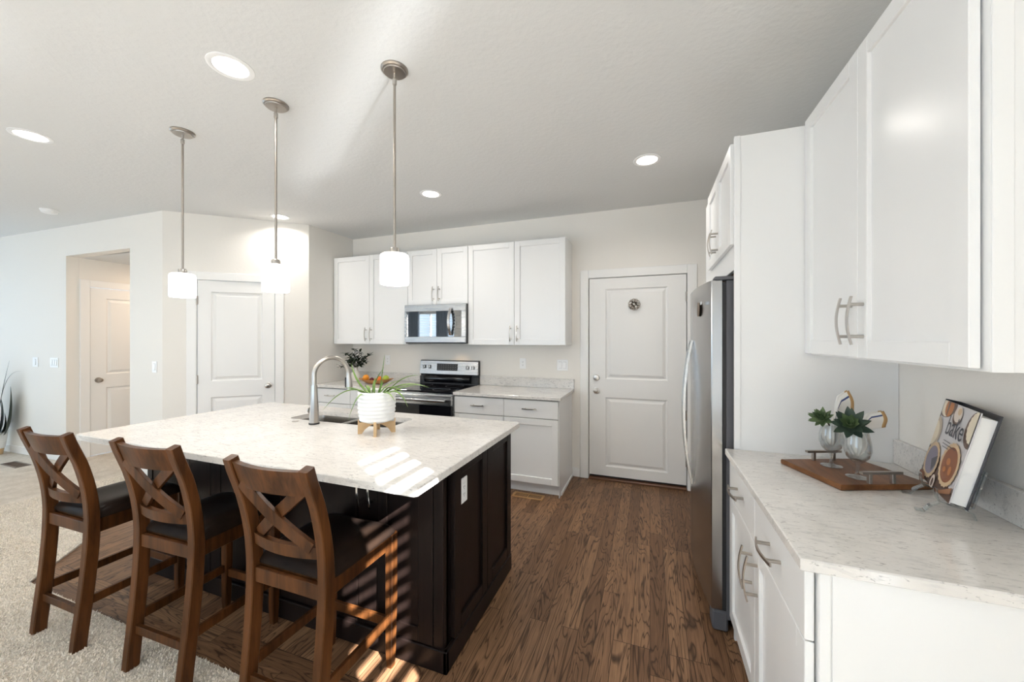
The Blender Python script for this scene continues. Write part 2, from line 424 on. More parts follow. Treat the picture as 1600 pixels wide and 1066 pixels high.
def plate(name, label, cat, o, ux, w, h, kind, group=None):
    """electrical cover plate centred at o on a surface"""
    fm = face_mtx(o, ux); root = thing(name, label, cat, o, 0, group)
    mb = MB(); mb.org = Vector(o); mb.box(-w / 2, w / 2, 0, .006, -h / 2, h / 2, .002)
    mb.build('cover_plate', 'plastic', root, xf=fm)
    n = {'outlet': 1, 'switch1': 1, 'switch2': 2, 'switch3': 3}[kind]
    for i in range(n):
        u = (i - (n - 1) / 2) * .046
        if kind == 'outlet':
            mb = MB(); mb.org = Vector(o); mb.use('plastic').box(-.0165, .0165, .006, .008, -.034, .034, .001)
            mb.use('slot')
            for z in (-.017, .017):
                mb.box(-.007, -.004, .008, .0085, z - .004, z + .006); mb.box(.004, .007, .008, .0085, z - .004, z + .006); mb.box(-.002, .002, .008, .0085, z - .011, z - .007)
            mb.build('receptacle', None, root, xf=fm)
        else:
            mb = MB(); mb.org = Vector(o)
            mb.use('slot').box(u - .0175, u + .0175, .006, .0065, -.035, .035)
            mb.use('plastic').prism([(-.033, .0066), (.033, .0066), (.033, .0085), (0, .0105), (-.033, .012)], u - .0163, u + .0163,
                                    Matrix(((0, 0, 1, 0), (0, 1, 0, 0), (1, 0, 0, 0), (0, 0, 0, 1))))
            mb.build('rocker', None, root, xf=fm)
    return root

# ------------------------------------------------------------------ setting
ZC = 2.745; YB = 3.938; XR = .985; YS = -2.8; XW = -9.0; T = .12
LW0, LW1 = Vector((-7.9, 2.292)), Vector((-4.66, 2.38))          # left wall line
PW1 = Vector((-3.681, 3.242))                                     # end of the diagonal pantry wall
HOPN = (-6.37, -5.186, 2.402)                                     # hall opening x0, x1, height
def ylw(x): return LW0.y + (x - LW0.x) * (LW1.y - LW0.y) / (LW1.x - LW0.x)

struct(MB().box(-9.2, 1.2, -3, 5.2, -.12, 0).build('floor', 'floor', None, smooth=False))
# board border where the planks meet the carpet
bo = MB().box(0, .083, -2.45, 2.45, .0004, .0014).box(.0845, .1675, -2.45, 2.45, .0004, .0014)
fb = struct(bo.build('floor_border', 'floor_border', None, smooth=False)); fb.name = 'floor'
fb.rotation_euler = (0, 0, R(90)); fb.location = (-1.03, 1.105, 0)
dv = Vector((-1.20, 1.30)).normalized()
bo = MB().box(-.1675, -.0845, 0, 1.72, .0002, .0011).box(-.083, 0, 0, 1.72, .0002, .0011)
fb = struct(bo.build('floor_border', 'floor_border', None, smooth=False)); fb.name = 'floor'
fb.rotation_euler = (0, 0, math.atan2(dv.y, dv.x) - R(90)); fb.location = (-3.42, 1.105, 0)
# carpet
CT = .012
def in_wood(x, y):
    if y < 1.105: return False
    s = (x + 3.42) * dv.y - (y - 1.105) * dv.x
    return s > 0
cpoly = [(XW, YS), (XR, YS), (XR, 1.105), (-3.42, 1.105), (-4.62, 2.405), (HOPN[1], 2.5), (HOPN[1], 5.0), (HOPN[0], 5.0), (HOPN[0], 2.5), (XW, 2.28)]
carpet = struct(MB().prism(cpoly, .0002, CT).build('carpet', 'carpet', None, smooth=False))

# standing pile of the carpet where it comes closest to the camera
rnd = random.Random(11); vs = []; fs = []
while len(fs) < 95000:
    x, y = rnd.uniform(-5.2, -1.0), rnd.uniform(.62, 2.3)
    if in_wood(x, y) or (y > 1.35 and rnd.random() < .5): continue
    a = rnd.uniform(0, 6.283); L = rnd.uniform(.003, .009); w = rnd.uniform(.0018, .0034); h = rnd.uniform(.004, .009)
    dx, dy = math.cos(a), math.sin(a); k = len(vs)
    vs += [(x - dy * w, y + dx * w, CT - .001), (x + dy * w, y - dx * w, CT - .001), (x + dx * L, y + dy * L, CT + h)]; fs.append((k, k + 1, k + 2))
me = bpy.data.meshes.new('carpet_pile'); me.from_pydata(vs, [], fs); me.materials.append(M['tuft'])
ob = bpy.data.objects.new('carpet_pile', me); COL.objects.link(ob); ob.parent = carpet; ob['kind'] = 'stuff'

struct(MB().box(-9.2, 1.2, -3, 4.2, ZC, ZC + .1).build('ceiling', 'ceiling', None, smooth=False))
def wall_seg(mb, a, b, z0, z1, t=T):
    a, b = Vector(a[:2]), Vector(b[:2]); d = (b - a).normalized(); n = Vector((-d.y, d.x)) * t
    mb.prism([a, b, b + n, a + n], z0, z1)
# back wall with the garage door opening
DG = (-.590, .324, 2.056)
mb = MB(); mb.box(-3.68, DG[0] - .01, YB, YB + T, 0, ZC); mb.box(DG[1] + .01, XR + .1, YB, YB + T, 0, ZC); mb.box(DG[0] - .01, DG[1] + .01, YB, YB + T, DG[2] + .01, ZC)
mb.box(DG[0] - .05, DG[1] + .05, YB + T, YB + T + .03, 0, 2.2)
struct(mb.build('wall_back', 'wall', None, smooth=False))
# left wall with the hall opening
mb = MB()
wall_seg(mb, (XW, ylw(XW)), (HOPN[0], ylw(HOPN[0])), 0, ZC); wall_seg(mb, (HOPN[1], ylw(HOPN[1])), LW1, 0, ZC)
wall_seg(mb, (HOPN[0], ylw(HOPN[0])), (HOPN[1], ylw(HOPN[1])), HOPN[2], ZC)
struct(mb.build('wall_left', 'wall', None, smooth=False))
# diagonal pantry wall with its door opening
pd = (PW1 - LW1).normalized(); pl = (PW1 - LW1).length
PD = (.293, .985, 2.052)
def pw(t): q = LW1 + pd * t; return (q.x, q.y)
mb = MB(); wall_seg(mb, pw(0), pw(PD[0] - .01), 0, ZC); wall_seg(mb, pw(PD[1] + .01), pw(pl), 0, ZC); wall_seg(mb, pw(PD[0] - .01), pw(PD[1] + .01), PD[2] + .01, ZC)
struct(mb.build('wall_pantry', 'wall', None, smooth=False))
mb = MB(); mb.box(-3.80, -3.668, 3.255, YB + T, 0, ZC); mb.prism([(-3.681, 3.242), (-3.668, 3.255), (-3.80, 3.36), (-3.80, 3.34)], 0, ZC)
struct(mb.build('wall_stub', 'wall', None, smooth=False))
# hall behind the opening
HD = (2.535, 3.30, 2.06)
mb = MB(); mb.box(HOPN[0] - T, HOPN[0], 2.44, HD[0] - .01, 0, ZC); mb.box(HOPN[0] - T, HOPN[0], HD[1] + .01, 5, 0, ZC); mb.box(HOPN[0] - T, HOPN[0], HD[0] - .01, HD[1] + .01, HD[2] + .01, ZC)
struct(mb.build('wall_hall', 'wall', None, smooth=False))
struct(MB().box(HOPN[1], HOPN[1] + T, 2.48, 5, 0, ZC).build('wall_hall_right', 'wall', None, smooth=False))
struct(MB().box(HOPN[0] - T, HOPN[1] + T, 5, 5.1, 0, ZC).build('wall_hall_end', 'wall', None, smooth=False))
struct(MB().box(HOPN[0], HOPN[1], 2.46, 5, HOPN[2], HOPN[2] + .1).build('ceiling_hall', 'ceiling', None, smooth=False))
# right wall: a narrow window with level slats beside the kitchen, glazed door farther back
SL = (-.150, .118, .12, 2.46); ED = (-2.75, -1.65, .04, 2.05)
mb = MB(); t_ = .04
mb.box(XR, XR + t_, SL[1], YB + .1, 0, ZC); mb.box(XR, XR + t_, SL[0], SL[1], 0, SL[2]); mb.box(XR, XR + t_, SL[0], SL[1], SL[3], ZC)
mb.box(XR, XR + t_, ED[1], SL[0], 0, ZC); mb.box(XR, XR + t_, ED[0], ED[1], ED[3], ZC); mb.box(XR, XR + t_, ED[0], ED[1], 0, ED[2]); mb.box(XR, XR + t_, YS, ED[0], 0, ZC)
struct(mb.build('wall_right', 'wall', None, smooth=False))
# wall behind the camera with two windows, and the far left wall with one
W1 = (-7.15, -5.45, .55, 2.22); W2 = (-3.7, -1.1, .06, 2.15)
mb = MB()
mb.box(XW, W1[0], YS - T, YS, 0, ZC); mb.box(W1[0], W1[1], YS - T, YS, 0, W1[2]); mb.box(W1[0], W1[1], YS - T, YS, W1[3], ZC); mb.box(W1[1], W2[0], YS - T, YS, 0, ZC)
mb.box(W2[0], W2[1], YS - T, YS, 0, W2[2]); mb.box(W2[0], W2[1], YS - T, YS, W2[3], ZC); mb.box(W2[1], XR + .04, YS - T, YS, 0, ZC)
struct(mb.build('wall_front', 'wall', None, smooth=False))
W3 = (-1.9, 1.5, .5, 2.3)
mb = MB(); mb.box(XW - T, XW, YS, W3[0], 0, ZC); mb.box(XW - T, XW, W3[0], W3[1], 0, W3[2]); mb.box(XW - T, XW, W3[0], W3[1], W3[3], ZC); mb.box(XW - T, XW, W3[1], 2.4, 0, ZC)
struct(mb.build('wall_far_left', 'wall', None, smooth=False))
def win(idx, mbs):
    r = thing('window_%d' % idx, None, None); r['kind'] = 'structure'
    for n_, b_, m_ in mbs: b_.build(n_, m_, r, smooth=False)
    return r
mb = MB(); f = .035
mb.box(W1[0], W1[1], YS - .09, YS - .04, W1[2], W1[2] + f); mb.box(W1[0], W1[1], YS - .09, YS - .04, W1[3] - f, W1[3])
for x in (W1[0], (W1[0] + W1[1]) / 2 - f / 2, W1[1] - f): mb.box(x, x + f, YS - .09, YS - .04, W1[2], W1[3])
sl = MB(); z = W1[2] + .06
while z < W1[3] - .03: sl.prism([(-.025, -.006), (.025, .006), (.025, .009), (-.025, -.003)], W1[0] + .02, W1[1] - .02, Matrix(((0, 0, 1, 0), (1, 0, 0, YS - .01), (0, 1, 0, z), (0, 0, 0, 1)))); z += .075
cu1, cu2 = MB(), MB()
for cb, xa, xb in ((cu1, -7.02, -6.62), (cu2, -6.02, -5.62)):
    rg = [[(xa + (xb - xa) * i / 40, YS + .07 + .028 * math.sin(i * 1.05), z) for i in range(41)] for z in (.05, 2.42)]
    cb.rings(rg, False, False)
rod = MB().tube([(-7.4, YS + .07, 2.44), (-5.2, YS + .07, 2.44)], .014, 10)
win(1, (('frame', mb, 'trim'), ('blind', sl, 'blind'), ('curtain', cu1, 'curtain'), ('curtain', cu2, 'curtain'), ('curtain_rod', rod, 'black')))
mb = MB()
for x in (W2[0], (W2[0] + W2[1]) / 2 - .04, W2[1] - .06): mb.box(x, x + .06, YS - .09, YS - .04, W2[2], W2[3])
mb.box(W2[0], W2[1], YS - .09, YS - .04, W2[2], W2[2] + .08); mb.box(W2[0], W2[1], YS - .09, YS - .04, W2[3] - .06, W2[3])
win(2, (('frame', mb, 'trim'),))
# slats of the narrow window that stripe the island with sun
sl = MB(); z = 2.442 - .0378
while z > SL[2] + .02: sl.box(XR - .006, XR + .050, SL[0] - .02, SL[1] + .02, z - .0016, z + .0016); z -= .0755
win(3, (('blind', sl, 'slat_gloss'),))
mb = MB()
for y in (ED[0], ED[1] - .06): mb.box(XR + .005, XR + .035, y, y + .06, ED[2], ED[3])
win(4, (('frame', mb, 'trim'),))
mb = MB()
for y in (W3[0], -.2, W3[1] - .05): mb.box(XW - .09, XW - .04, y, y + .05, W3[2], W3[3])
win(5, (('frame', mb, 'trim'),))
# daylight portals in the window openings
def portal(loc, rot, sx, sy):
    l = bpy.data.lights.new('daylight_portal', 'AREA'); l.shape = 'RECTANGLE'; l.size = sx; l.size_y = sy; l.cycles.is_portal = True
    o = bpy.data.objects.new('daylight_portal', l); COL.objects.link(o); o.location = loc; o.rotation_euler = rot
portal(((W1[0] + W1[1]) / 2, YS - .1, (W1[2] + W1[3]) / 2), (R(90), 0, 0), W1[1] - W1[0], W1[3] - W1[2])
portal(((W2[0] + W2[1]) / 2, YS - .1, (W2[2] + W2[3]) / 2), (R(90), 0, 0), W2[1] - W2[0], W2[3] - W2[2])
portal((XR + .05, (ED[0] + ED[1]) / 2, (ED[2] + ED[3]) / 2), (R(90), 0, R(90)), ED[1] - ED[0], ED[3] - ED[2])
portal((XW - .1, (W3[0] + W3[1]) / 2, (W3[2] + W3[3]) / 2), (R(90), 0, R(-90)), W3[1] - W3[0], W3[3] - W3[2])

# doors
r_, _ = int_door(1, (DG[0], YB + .033, .045), (1, 0, 0), DG[1] - DG[0], DG[2] - .045, [(.165, .750, .095, .80), (.165, .750, .985, 1.90)], (.072, .865), .915 - .001, (.225, .665, 1.795), (.072, .995))
casing(1, (DG[0] - .004, YB, 0), (1, 0, 0), DG[1] - DG[0] + .008, DG[2] + .002)
struct(MB().box(DG[0] - .002, DG[1] + .002, YB - .028, YB + .07, 0, .022, .004).build('trim_2', 'lime_wood'))
struct(MB().box(DG[0], DG[1], YB + .03, YB + .07, .022, .046).build('trim_3', 'black', smooth=False))
pn = Vector((-pd.y, pd.x))
def pw3(t, off, z): q = LW1 + pd * t + pn * off; return (q.x, q.y, z)
pu = (pd.x, pd.y, 0)
int_door(2, pw3(PD[0], .03, .012), pu, PD[1] - PD[0], PD[2] - .012, [(.115, .577, .14, .81), (.115, .577, .98, 1.925)], (.632, .915), -.002, (.22, 1.0, 1.83))
casing(4, pw3(PD[0] - .004, 0, 0), pu, PD[1] - PD[0] + .008, PD[2] + .002)
int_door(3, (HOPN[0] - .03, HD[0], .02), (0, 1, 0), HD[1] - HD[0], HD[2] - .02, [(.140, .625, .14, .815), (.140, .625, .98, 1.92)], (.068, .912), HD[1] - HD[0], (.2, 1, 1.8), knob_m='nickel_dark')
casing(5, (HOPN[0], HD[0] - .004, 0), (0, 1, 0), HD[1] - HD[0] + .008, HD[2] + .002, floor_z=CT)
# baseboards
def base(name, a, b, h=.095, t=.013, z0=0):
    a, b = Vector(a[:2]), Vector(b[:2]); d = (b - a).normalized(); n = Vector((d.y, -d.x)) * t
    struct(MB().prism([a, b, b + n, a + n], z0, h, bev=.003).build(name, 'trim'))
base('baseboard_left', (XW, ylw(XW)), (HOPN[0], ylw(HOPN[0])), .10, z0=CT); base('baseboard_left', (HOPN[1], ylw(HOPN[1])), LW1, .10, z0=CT)
base('baseboard_pantry', pw(0), pw(PD[0] - .09)); base('baseboard_pantry', pw(PD[1] + .09), pw(pl))
base('baseboard_back', (-.765, YB), (DG[0] - .095, YB)); base('baseboard_back', (DG[1] + .095, YB), (XR, YB))
base('baseboard_hall', (HOPN[0], 2.45), (HOPN[0], HD[0] - .085), z0=CT)

# ------------------------------------------------------------------ back wall cabinets
YU = 3.612; X1 = (1, 0, 0)
def upper(x0, x1, z0, z1, label, seam=None):
    o = (x0, YU + .02, z0); r = thing('wall_cabinet', label, 'cabinet', o, 0, 'white wall cabinets along the back wall')
    mb = MB(o); mb.use('cab').box(x0, x1, YU + .022, YB - .001, z0, z1, .001); mb.use('cab_in').box(x0 + .004, x1 - .004, YU + .0195, YU + .022, z0 + .004, z1 - .004)
    mb.build('body', None, r)
    s = seam or (x0 + x1) / 2; g = .0018
    for a, b, hu in ((x0 + g, s - g, -1), (s + g, x1 - g, 1)):
        w = b - a
        door_part(r, (a, YU + .0195, z0 + g), X1, w, z1 - z0 - 2 * g, o, (w - .035 if hu < 0 else .035, .115))
    return r
upper(-3.661, -2.584, 1.375, 2.432, 'white two-door wall cabinet left of the microwave', -3.121)
upper(-2.582, -1.823, 1.815, 2.432, 'short white two-door wall cabinet above the microwave')
upper(-1.821, -.770, 1.375, 2.432, 'white two-door wall cabinet right of the microwave', -1.297)

def base_back(x0, x1, label, doors, side=False):
    o = (x0, 3.31, 0); r = thing('base_cabinet', label, 'cabinet', o, 0, 'white base cabinets along the back wall')
    mb = MB(o); mb.use('cab').box(x0, x1, 3.335, YB - .002, .105, .884, .001); mb.box(x0 + .01, x1 - (.0 if side else .01), 3.40, YB - .016, 0, .105)
    mb.use('cab_in').box(x0 + .004, x1 - .004, 3.3325, 3.335, .11, .88)
    if side: mb.use('cab').box(x1, x1 + .006, 3.336, YB - .016, 0, .884, .001); mb.box(x1 + .006, x1 + .016, 3.40, YB - .016, 0, .03, .004)
    mb.build('body', None, r); g = .002
    for a, b, hs in doors:
        w = b - a - 2 * g
        door_part(r, (a + g, 3.3325, .712), X1, w, .160, o, (w / 2, .085), flat=True, name='drawer', hz=True, L=.14)
        door_part(r, (a + g, 3.3325, .115), X1, w, .59, o, (.035 if hs > 0 else w - .035, .48))
    return r
base_back(-3.664, -2.602, 'white base cabinet left of the range, partly behind the island', [(-3.664, -3.126, -1), (-3.126, -2.602, 1)])
base_back(-1.824, -.772, 'white base cabinet with two drawers right of the range', [(-1.824, -1.296, -1), (-1.296, -.772, 1)], True)
def counter_back(x0, x1, label, rside):
    o = (x0, 3.289, .884); r = thing('countertop', label, 'countertop', o)
    mb = MB(o); mb.box(x0, x1, 3.289, YB - .001, .8845, .914, .003); mb.build('slab', 'quartz', r)
    mb = MB(o); mb.box(x0, x1, YB - .021, YB - .001, .9145, 1.016, .002); mb.build('backsplash', 'quartz', r)
counter_back(-3.666, -2.600, 'pale quartz countertop left of the range holding the fruit bowl', 0)
counter_back(-1.826, -.746, 'pale quartz countertop right of the range with nothing on it', 1)

# ------------------------------------------------------------------ range
o = (-2.213, 3.26, 0); rg = thing('range', 'stainless steel electric range with black glass top against the back wall', 'range', o)
xa, xb = -2.596, -1.830
mb = MB(o); mb.use('steel_h').box(xa, xb, 3.30, 3.90, .02, .895, .002); mb.use('black').box(xa + .02, xb - .02, 3.33, 3.9, 0, .02); mb.build('body', None, rg)
mb = MB(o); mb.use('glass_black').box(xa, xb, 3.275, 3.872, .8955, .915, .003); mb.build('cooktop', None, rg)
for cx_, cy_, q in ((-2.40, 3.42, .11), (-2.03, 3.42, .09), (-2.40, 3.70, .08), (-2.03, 3.70, .10)): MB(o).lathe([(q, .9152), (q, .9157), (q - .003, .9157), (q - .003, .9152)], (cx_, cy_, 0), 36).build('burner_ring', 'rubber', rg)
mb = MB(o); mb.use('steel_h').prism([(3.868, 1.025), (3.886, 1.178), (3.93, 1.178), (3.93, 1.025)], xa, xb, Matrix(((0, 0, 1, 0), (1, 0, 0, 0), (0, 1, 0, 0), (0, 0, 0, 1))), .002)
mb.use('black').box(xa - .001, xb + .003, 3.894, 3.934, 1.0, 1.186, .003); mb.box(xa, xb, 3.876, 3.93, .915, 1.0); pnl = mb.build('control_panel', None, rg)
mb = MB(o); mb.lathe_dir([(.001, 0), (.045, 0), (.045, .60), (.001, .60)], (-2.513, 3.872, .972), (1, 0, 0), 24); mb.build('rear_vent', 'glass_black', pnl)
nrm = Vector((0, -.993, .117))
def pf(x, z): return Vector((x, 3.868 + (z - 1.025) * .1176, z))
for x in (-2.535, -2.465, -1.965, -1.895):
    mb = MB(o); mb.use('steel').lathe_dir([(.001, 0), (.024, 0), (.022, .022), (.02, .026), (.001, .026)], pf(x, 1.108), nrm, 20); mb.use('black').box(x - .003, x + .003, 3.848, 3.852, 1.09, 1.128)
    mb.build('knob', None, rg)
mb = MB(o); a, b = pf(-2.36, 1.065), pf(-2.09, 1.148)
mb.use('black').prism([(-2.36, 1.068), (-2.09, 1.068), (-2.09, 1.148), (-2.36, 1.148)], 3.8715, 3.8735, Matrix(((1, 0, 0, 0), (0, .1176, 1, -.1176 * 1.025 - .008), (0, 1, 0, 0), (0, 0, 0, 1))))
mb.use('slot')
for i in range(8):
    for j in range(3):
        x, z = -2.335 + i * .031, 1.082 + j * .024; p = pf(x, z)
        mb.box(x, x + .010, p.y - .0095, p.y - .0085, z, z + .003)
mb.build('display', None, rg)
mb = MB(o); mb.use('steel_h').box(xa + .004, xb - .004, 3.268, 3.30, .775, .875, .004); mb.use('glass_black').box(xa + .004, xb - .004, 3.270, 3.30, .26, .772, .003); dr = mb.build('oven_door', None, rg)
mb = MB(o); mb.tube([(xa + .05, 3.225, .828), (xb - .05, 3.225, .828)], .016, 14); mb.box(xa + .06, xa + .085, 3.225, 3.27, .816, .84, .003); mb.box(xb - .085, xb - .06, 3.225, 3.27, .816, .84, .003); mb.build('handle', 'steel_h', dr)
mb = MB(o); mb.box(xa + .004, xb - .004, 3.268, 3.30, .06, .25, .004); mb.build('storage_drawer', 'steel_h', rg)

# ------------------------------------------------------------------ microwave
o = (-2.18, 3.55, 1.387); mw = thing('microwave', 'stainless microwave mounted over the range, window with blinds reflected in it', 'microwave', o)
xa, xb, za, zb, yf = -2.580, -1.820, 1.387, 1.8135, 3.55
mb = MB(o); mb.use('black').box(xa, xb, yf + .022, YB, za, zb, .002); mb.build('body', None, mw)
mb = MB(o); mb.use('steel_h').box(xa, xb, yf, yf + .021, za + .012, za + .075, .003); mb.box(xa, xb, yf, yf + .021, zb - .075, zb, .003); mb.box(xa, xa + .022, yf, yf + .0205, za + .075, zb - .075); mb.box(xb - .05, xb, yf, yf + .0205, za + .075, zb - .075, .002)
mb.use('mirror_glass').box(xa + .022, xb - .155, yf + .002, yf + .02, za + .075, zb - .075); d_ = mb.build('door', None, mw)
mb = MB(o); mb.use('mirror_glass').box(xb - .154, xb - .05, yf + .0025, yf + .02, za + .075, zb - .075)
mb.use('slot')
for i in range(3):
    for j in range(7): mb.box(xb - .138 + i * .03, xb - .128 + i * .03, yf + .0018, yf + .0026, za + .092 + j * .034, za + .097 + j * .034)
mb.build('keypad', None, mw)
mb = MB(o); q = [(xb - .172, yf - .012 - .045 * math.cos(math.pi * t_ * .5), za + .235 + .145 * t_) for t_ in [i / 8 for i in range(-8, 9)]]
mb.bar(q, .030, .010, (1, 0, 0)); mb.build('handle', 'steel', d_)

# ------------------------------------------------------------------ refrigerator wall
o = (.37, 2.05, 0); r = thing('end_panel', 'tall white panel beside the refrigerator, behind the cutting board', 'panel', o)
mb = MB(o); mb.box(.378, XR - .001, 2.052, 2.070, 0, 2.402, .001); mb.build('board', 'cab', r)
mb = MB(o); mb.box(.376, .402, 2.047, 2.0515, .916, 2.402, .001); mb.build('edge_strip', 'cab', r)
o = (.36, 2.07, 1.79); r = thing('wall_cabinet', 'white cabinet with two short doors above the refrigerator', 'cabinet', o)
mb = MB(o); mb.use('cab').box(.385, XR - .001, 2.071, 3.06, 1.865, 2.395, .001); mb.box(.383, .403, 2.071, 3.06, 1.775, 1.866, .001); mb.use('raw_wood').box(.404, XR - .001, 2.071, 3.06, 1.845, 1.864)
mb.use('raw_wood').box(.945, XR - .001, 2.071, 3.06, 1.6, 1.845); mb.build('body', None, r)
solo(MB().box(.385, XR - .001, 3.061, 3.08, 0, 2.395, .001), 'end_panel', 'cab', 'white panel on the far side of the refrigerator toward the garage door', 'panel', (.7, 3.07, 0))
NY = (0, -1, 0)    # along a face looking toward +x, local x runs toward the camera
door_part(r, (.384, 2.83, 1.895), NY, .365, .485, o, (.33, .10), L=.14)
door_part(r, (.384, 2.463, 1.895), NY, .388, .485, o, (.035, .10), L=.14)

o = (.6, 2.53, 0); fr = thing('refrigerator', 'stainless steel side-by-side refrigerator with long bowed handles', 'refrigerator', o)
y0, y1 = 2.092, 3.0
mb = MB(o); mb.use('rubber').box(.352, .93, y0 + .004, y1 - .004, .06, 1.725, .003); mb.use('dark').box(.336, .352, y0 + .01, y1 - .01, .10, 1.715); mb.build('body', None, fr)
def fx(y): return .243 + .042 * ((y - 2.546) / .454) ** 2
for a, b in ((y0, 2.553), (2.558, y1)):
    mb = MB(o); n_ = 14; ys = [a + (b - a) * i / n_ for i in range(n_ + 1)]
    pts = [(.335, a)] + [(fx(y), y) for y in ys] + [(.335, b)]
    mb.prism(pts, .105, 1.728, bev=.003); mb.build('door', 'fridge', fr, angle=25)
for y in (2.508, 2.603):
    mb = MB(o); q = [(fx(y) - .004 - .046 * math.cos(math.pi * t_ * .5) ** .8, y, 1.0 + .43 * t_) for t_ in [i / 16 for i in range(-16, 17)]]
    mb.use('steel').bar(q, .022, .014, (0, 1, 0)); mb.build('handle', None, fr)
mb = MB(o); mb.box(.29, .36, y0 + .002, y0 + .10, .0, .098, .008); mb.box(.29, .36, y1 - .10, y1 - .002, 0, .098, .008); mb.box(.33, .36, y0 + .1, y1 - .1, .03, .098); mb.build('toe_grille', 'rubber', fr)
for a, b in ((y0 + .004, y0 + .07), (y1 - .07, y1 - .004)): MB(o).box(.30, .40, a, b, 1.729, 1.748, .004).build('hinge_cover', 'rubber', fr)
dy = 2.30
mb = MB(o); mb.use('chrome')
for i, q in enumerate((.010, .008, .008)): mb.box(fx(dy) - .0062, fx(dy) - .003, dy - .085 - i * .014, dy - .085 - i * .014 + q, 1.618, 1.634)
mb.build('badge_letters', None, fr)
solo(MB().lathe_dir([(.001, 0), (.038, 0), (.040, .003), (.038, .006), (.001, .006)], (fx(dy) - .003, dy, 1.60), (-1, 0, 0), 28), 'magnet', 'brown_register', 'round dark magnet on the near refrigerator door', 'magnet', (fx(dy), dy, 1.56))

# ------------------------------------------------------------------ right wall cabinets
o = (.655, 1.1, 1.372); r = thing('wall_cabinet', 'large white two-door wall cabinet over the right-hand counter', 'cabinet', o)
XU = .655
mb = MB(o); mb.use('cab').box(XU + .024, XR - .001, 1.102, 2.049, 1.368, 2.418, .001); mb.box(XU + .024, XU + .058, 1.0965, 1.102, 1.368, 2.418, .001); mb.use('cab_in').box(XU + .0195, XU + .024, 1.130, 2.040, 1.376, 2.414)
mb.build('body', None, r)
door_part(r, (XU + .0195, 2.047, 1.375), NY, .456, 1.041, o, (.42, .125))
door_part(r, (XU + .0195, 1.588, 1.375), NY, .470, 1.041, o, (.036, .125))

o = (.36, 1.1, 0); r = thing('base_cabinet', 'white base cabinet with two drawers and two doors under the right-hand counter', 'cabinet', o)
XBF = .357
mb = MB(o); mb.use('cab').box(XBF + .024, XR - .001, 1.106, 2.049, .105, .884, .001); mb.box(XBF + .09, XR - .001, 1.12, 2.049, 0, .105); mb.box(XBF + .024, XBF + .046, 1.1005, 1.106, .09, .884, .001); mb.use('cab').box(XBF + .05, XR - .001, 1.104, 1.1065, 0, .884)
mb.use('cab_in').box(XBF + .0195, XBF + .024, 1.130, 2.040, .11, .880); mb.build('body', None, r)
for a, w, hu in ((2.047, .457, .42), (1.587, .470, .036)):
    door_part(r, (XBF + .0195, a, .700), NY, w, .176, o, (w / 2, .088), flat=True, name='drawer', hz=True, hm='nickel_dark')
    door_part(r, (XBF + .0195, a, .118), NY, w, .578, o, (hu, .465), hm='nickel_dark')
o = (.6, 1.5, .884); r = thing('countertop', 'pale quartz countertop on the right holding the cookbook and cutting board', 'countertop', o)
mb = MB(o); mb.box(.338, XR - .001, 1.083, 2.051, .8845, .914, .003); mb.build('slab', 'quartz', r)
mb = MB(o); mb.box(XR - .021, XR - .001, 1.083, 2.051, .9145, 1.016, .002); mb.build('backsplash', 'quartz', r)

# ------------------------------------------------------------------ island
o = (-1.9, 1.8, 0); r = thing('island', 'dark espresso kitchen island with panelled end and beadboard seating side', 'kitchen island', o)
IX0, IX1, IY0, IY1 = -2.94, -.826, 1.425, 2.215
mb = MB(o); mb.use('espresso').box(IX0 + .02, IX1 - .02, IY0 + .012, IY0 + .03, .02, .884); mb.box(IX0 + .02, IX1 - .02, IY1 - .03, IY1 - .012, .02, .884); mb.box(IX0 + .01, IX0 + .03, IY0 + .03, IY1 - .03, .02, .884); mb.box(IX1 - .03, IX1 - .012, IY0 + .03, IY1 - .03, .02, .884)
for x in (IX0, IX1 - .06):
    mb.box(x, x + .048, IY0, IY0 + .048, .0, .884, .002)
# vertical boards on the seating side
edges = [IX0 + .05, -2.637, -2.537, -2.356, -2.269, -1.81, -1.303, -1.185]
for a, b in zip(edges, edges[1:]): mb.box(a + .003, b - .003, IY0 + .004, IY0 + .014, .1, .884, .0015)
mb.build('carcass', None, r)
mb = MB(o); a, b = -1.18, IX1 - .062
mb.box(a, a + .05, IY0 - .004, IY0 + .014, .1, .884, .002); mb.box(b - .075, b, IY0 - .004, IY0 + .014, .1, .884, .002); mb.box(a + .05, b - .075, IY0 - .004, IY0 + .014, .1, .165, .002); mb.box(a + .05, b - .075, IY0 + .005, IY0 + .012, .16, .884); mb.build('corner_panel', 'espresso', r)
PX = (0, 1, 0)
L_ = IY1 - IY0 - .068; w = L_ / 2
for i in range(2):
    m2 = shaker(w - .003, .775, .062, .022, .012); m2.org = Vector(o)
    m2.build('end_panel', 'espresso', r, xf=face_mtx((IX1 - .0118, IY0 + .064 + i * w, .105), PX))
mb = MB(o); mb.box(IX1 - .008, IX1 + .012, IY0 - .012, IY1 + .004, 0, .098, .004); mb.box(IX0 - .012, IX1 + .012, IY0 - .012, IY0 + .01, 0, .098, .004); mb.box(IX0 - .012, IX0 + .008, IY0 - .012, IY1, 0, .098, .004); mb.build('base_board', 'espresso', r)
for x in (-1.268, -1.205):
    pull(r, (x, IY0 + .004, .745), X1, (0, 0, 1), .17, o, 'chrome')
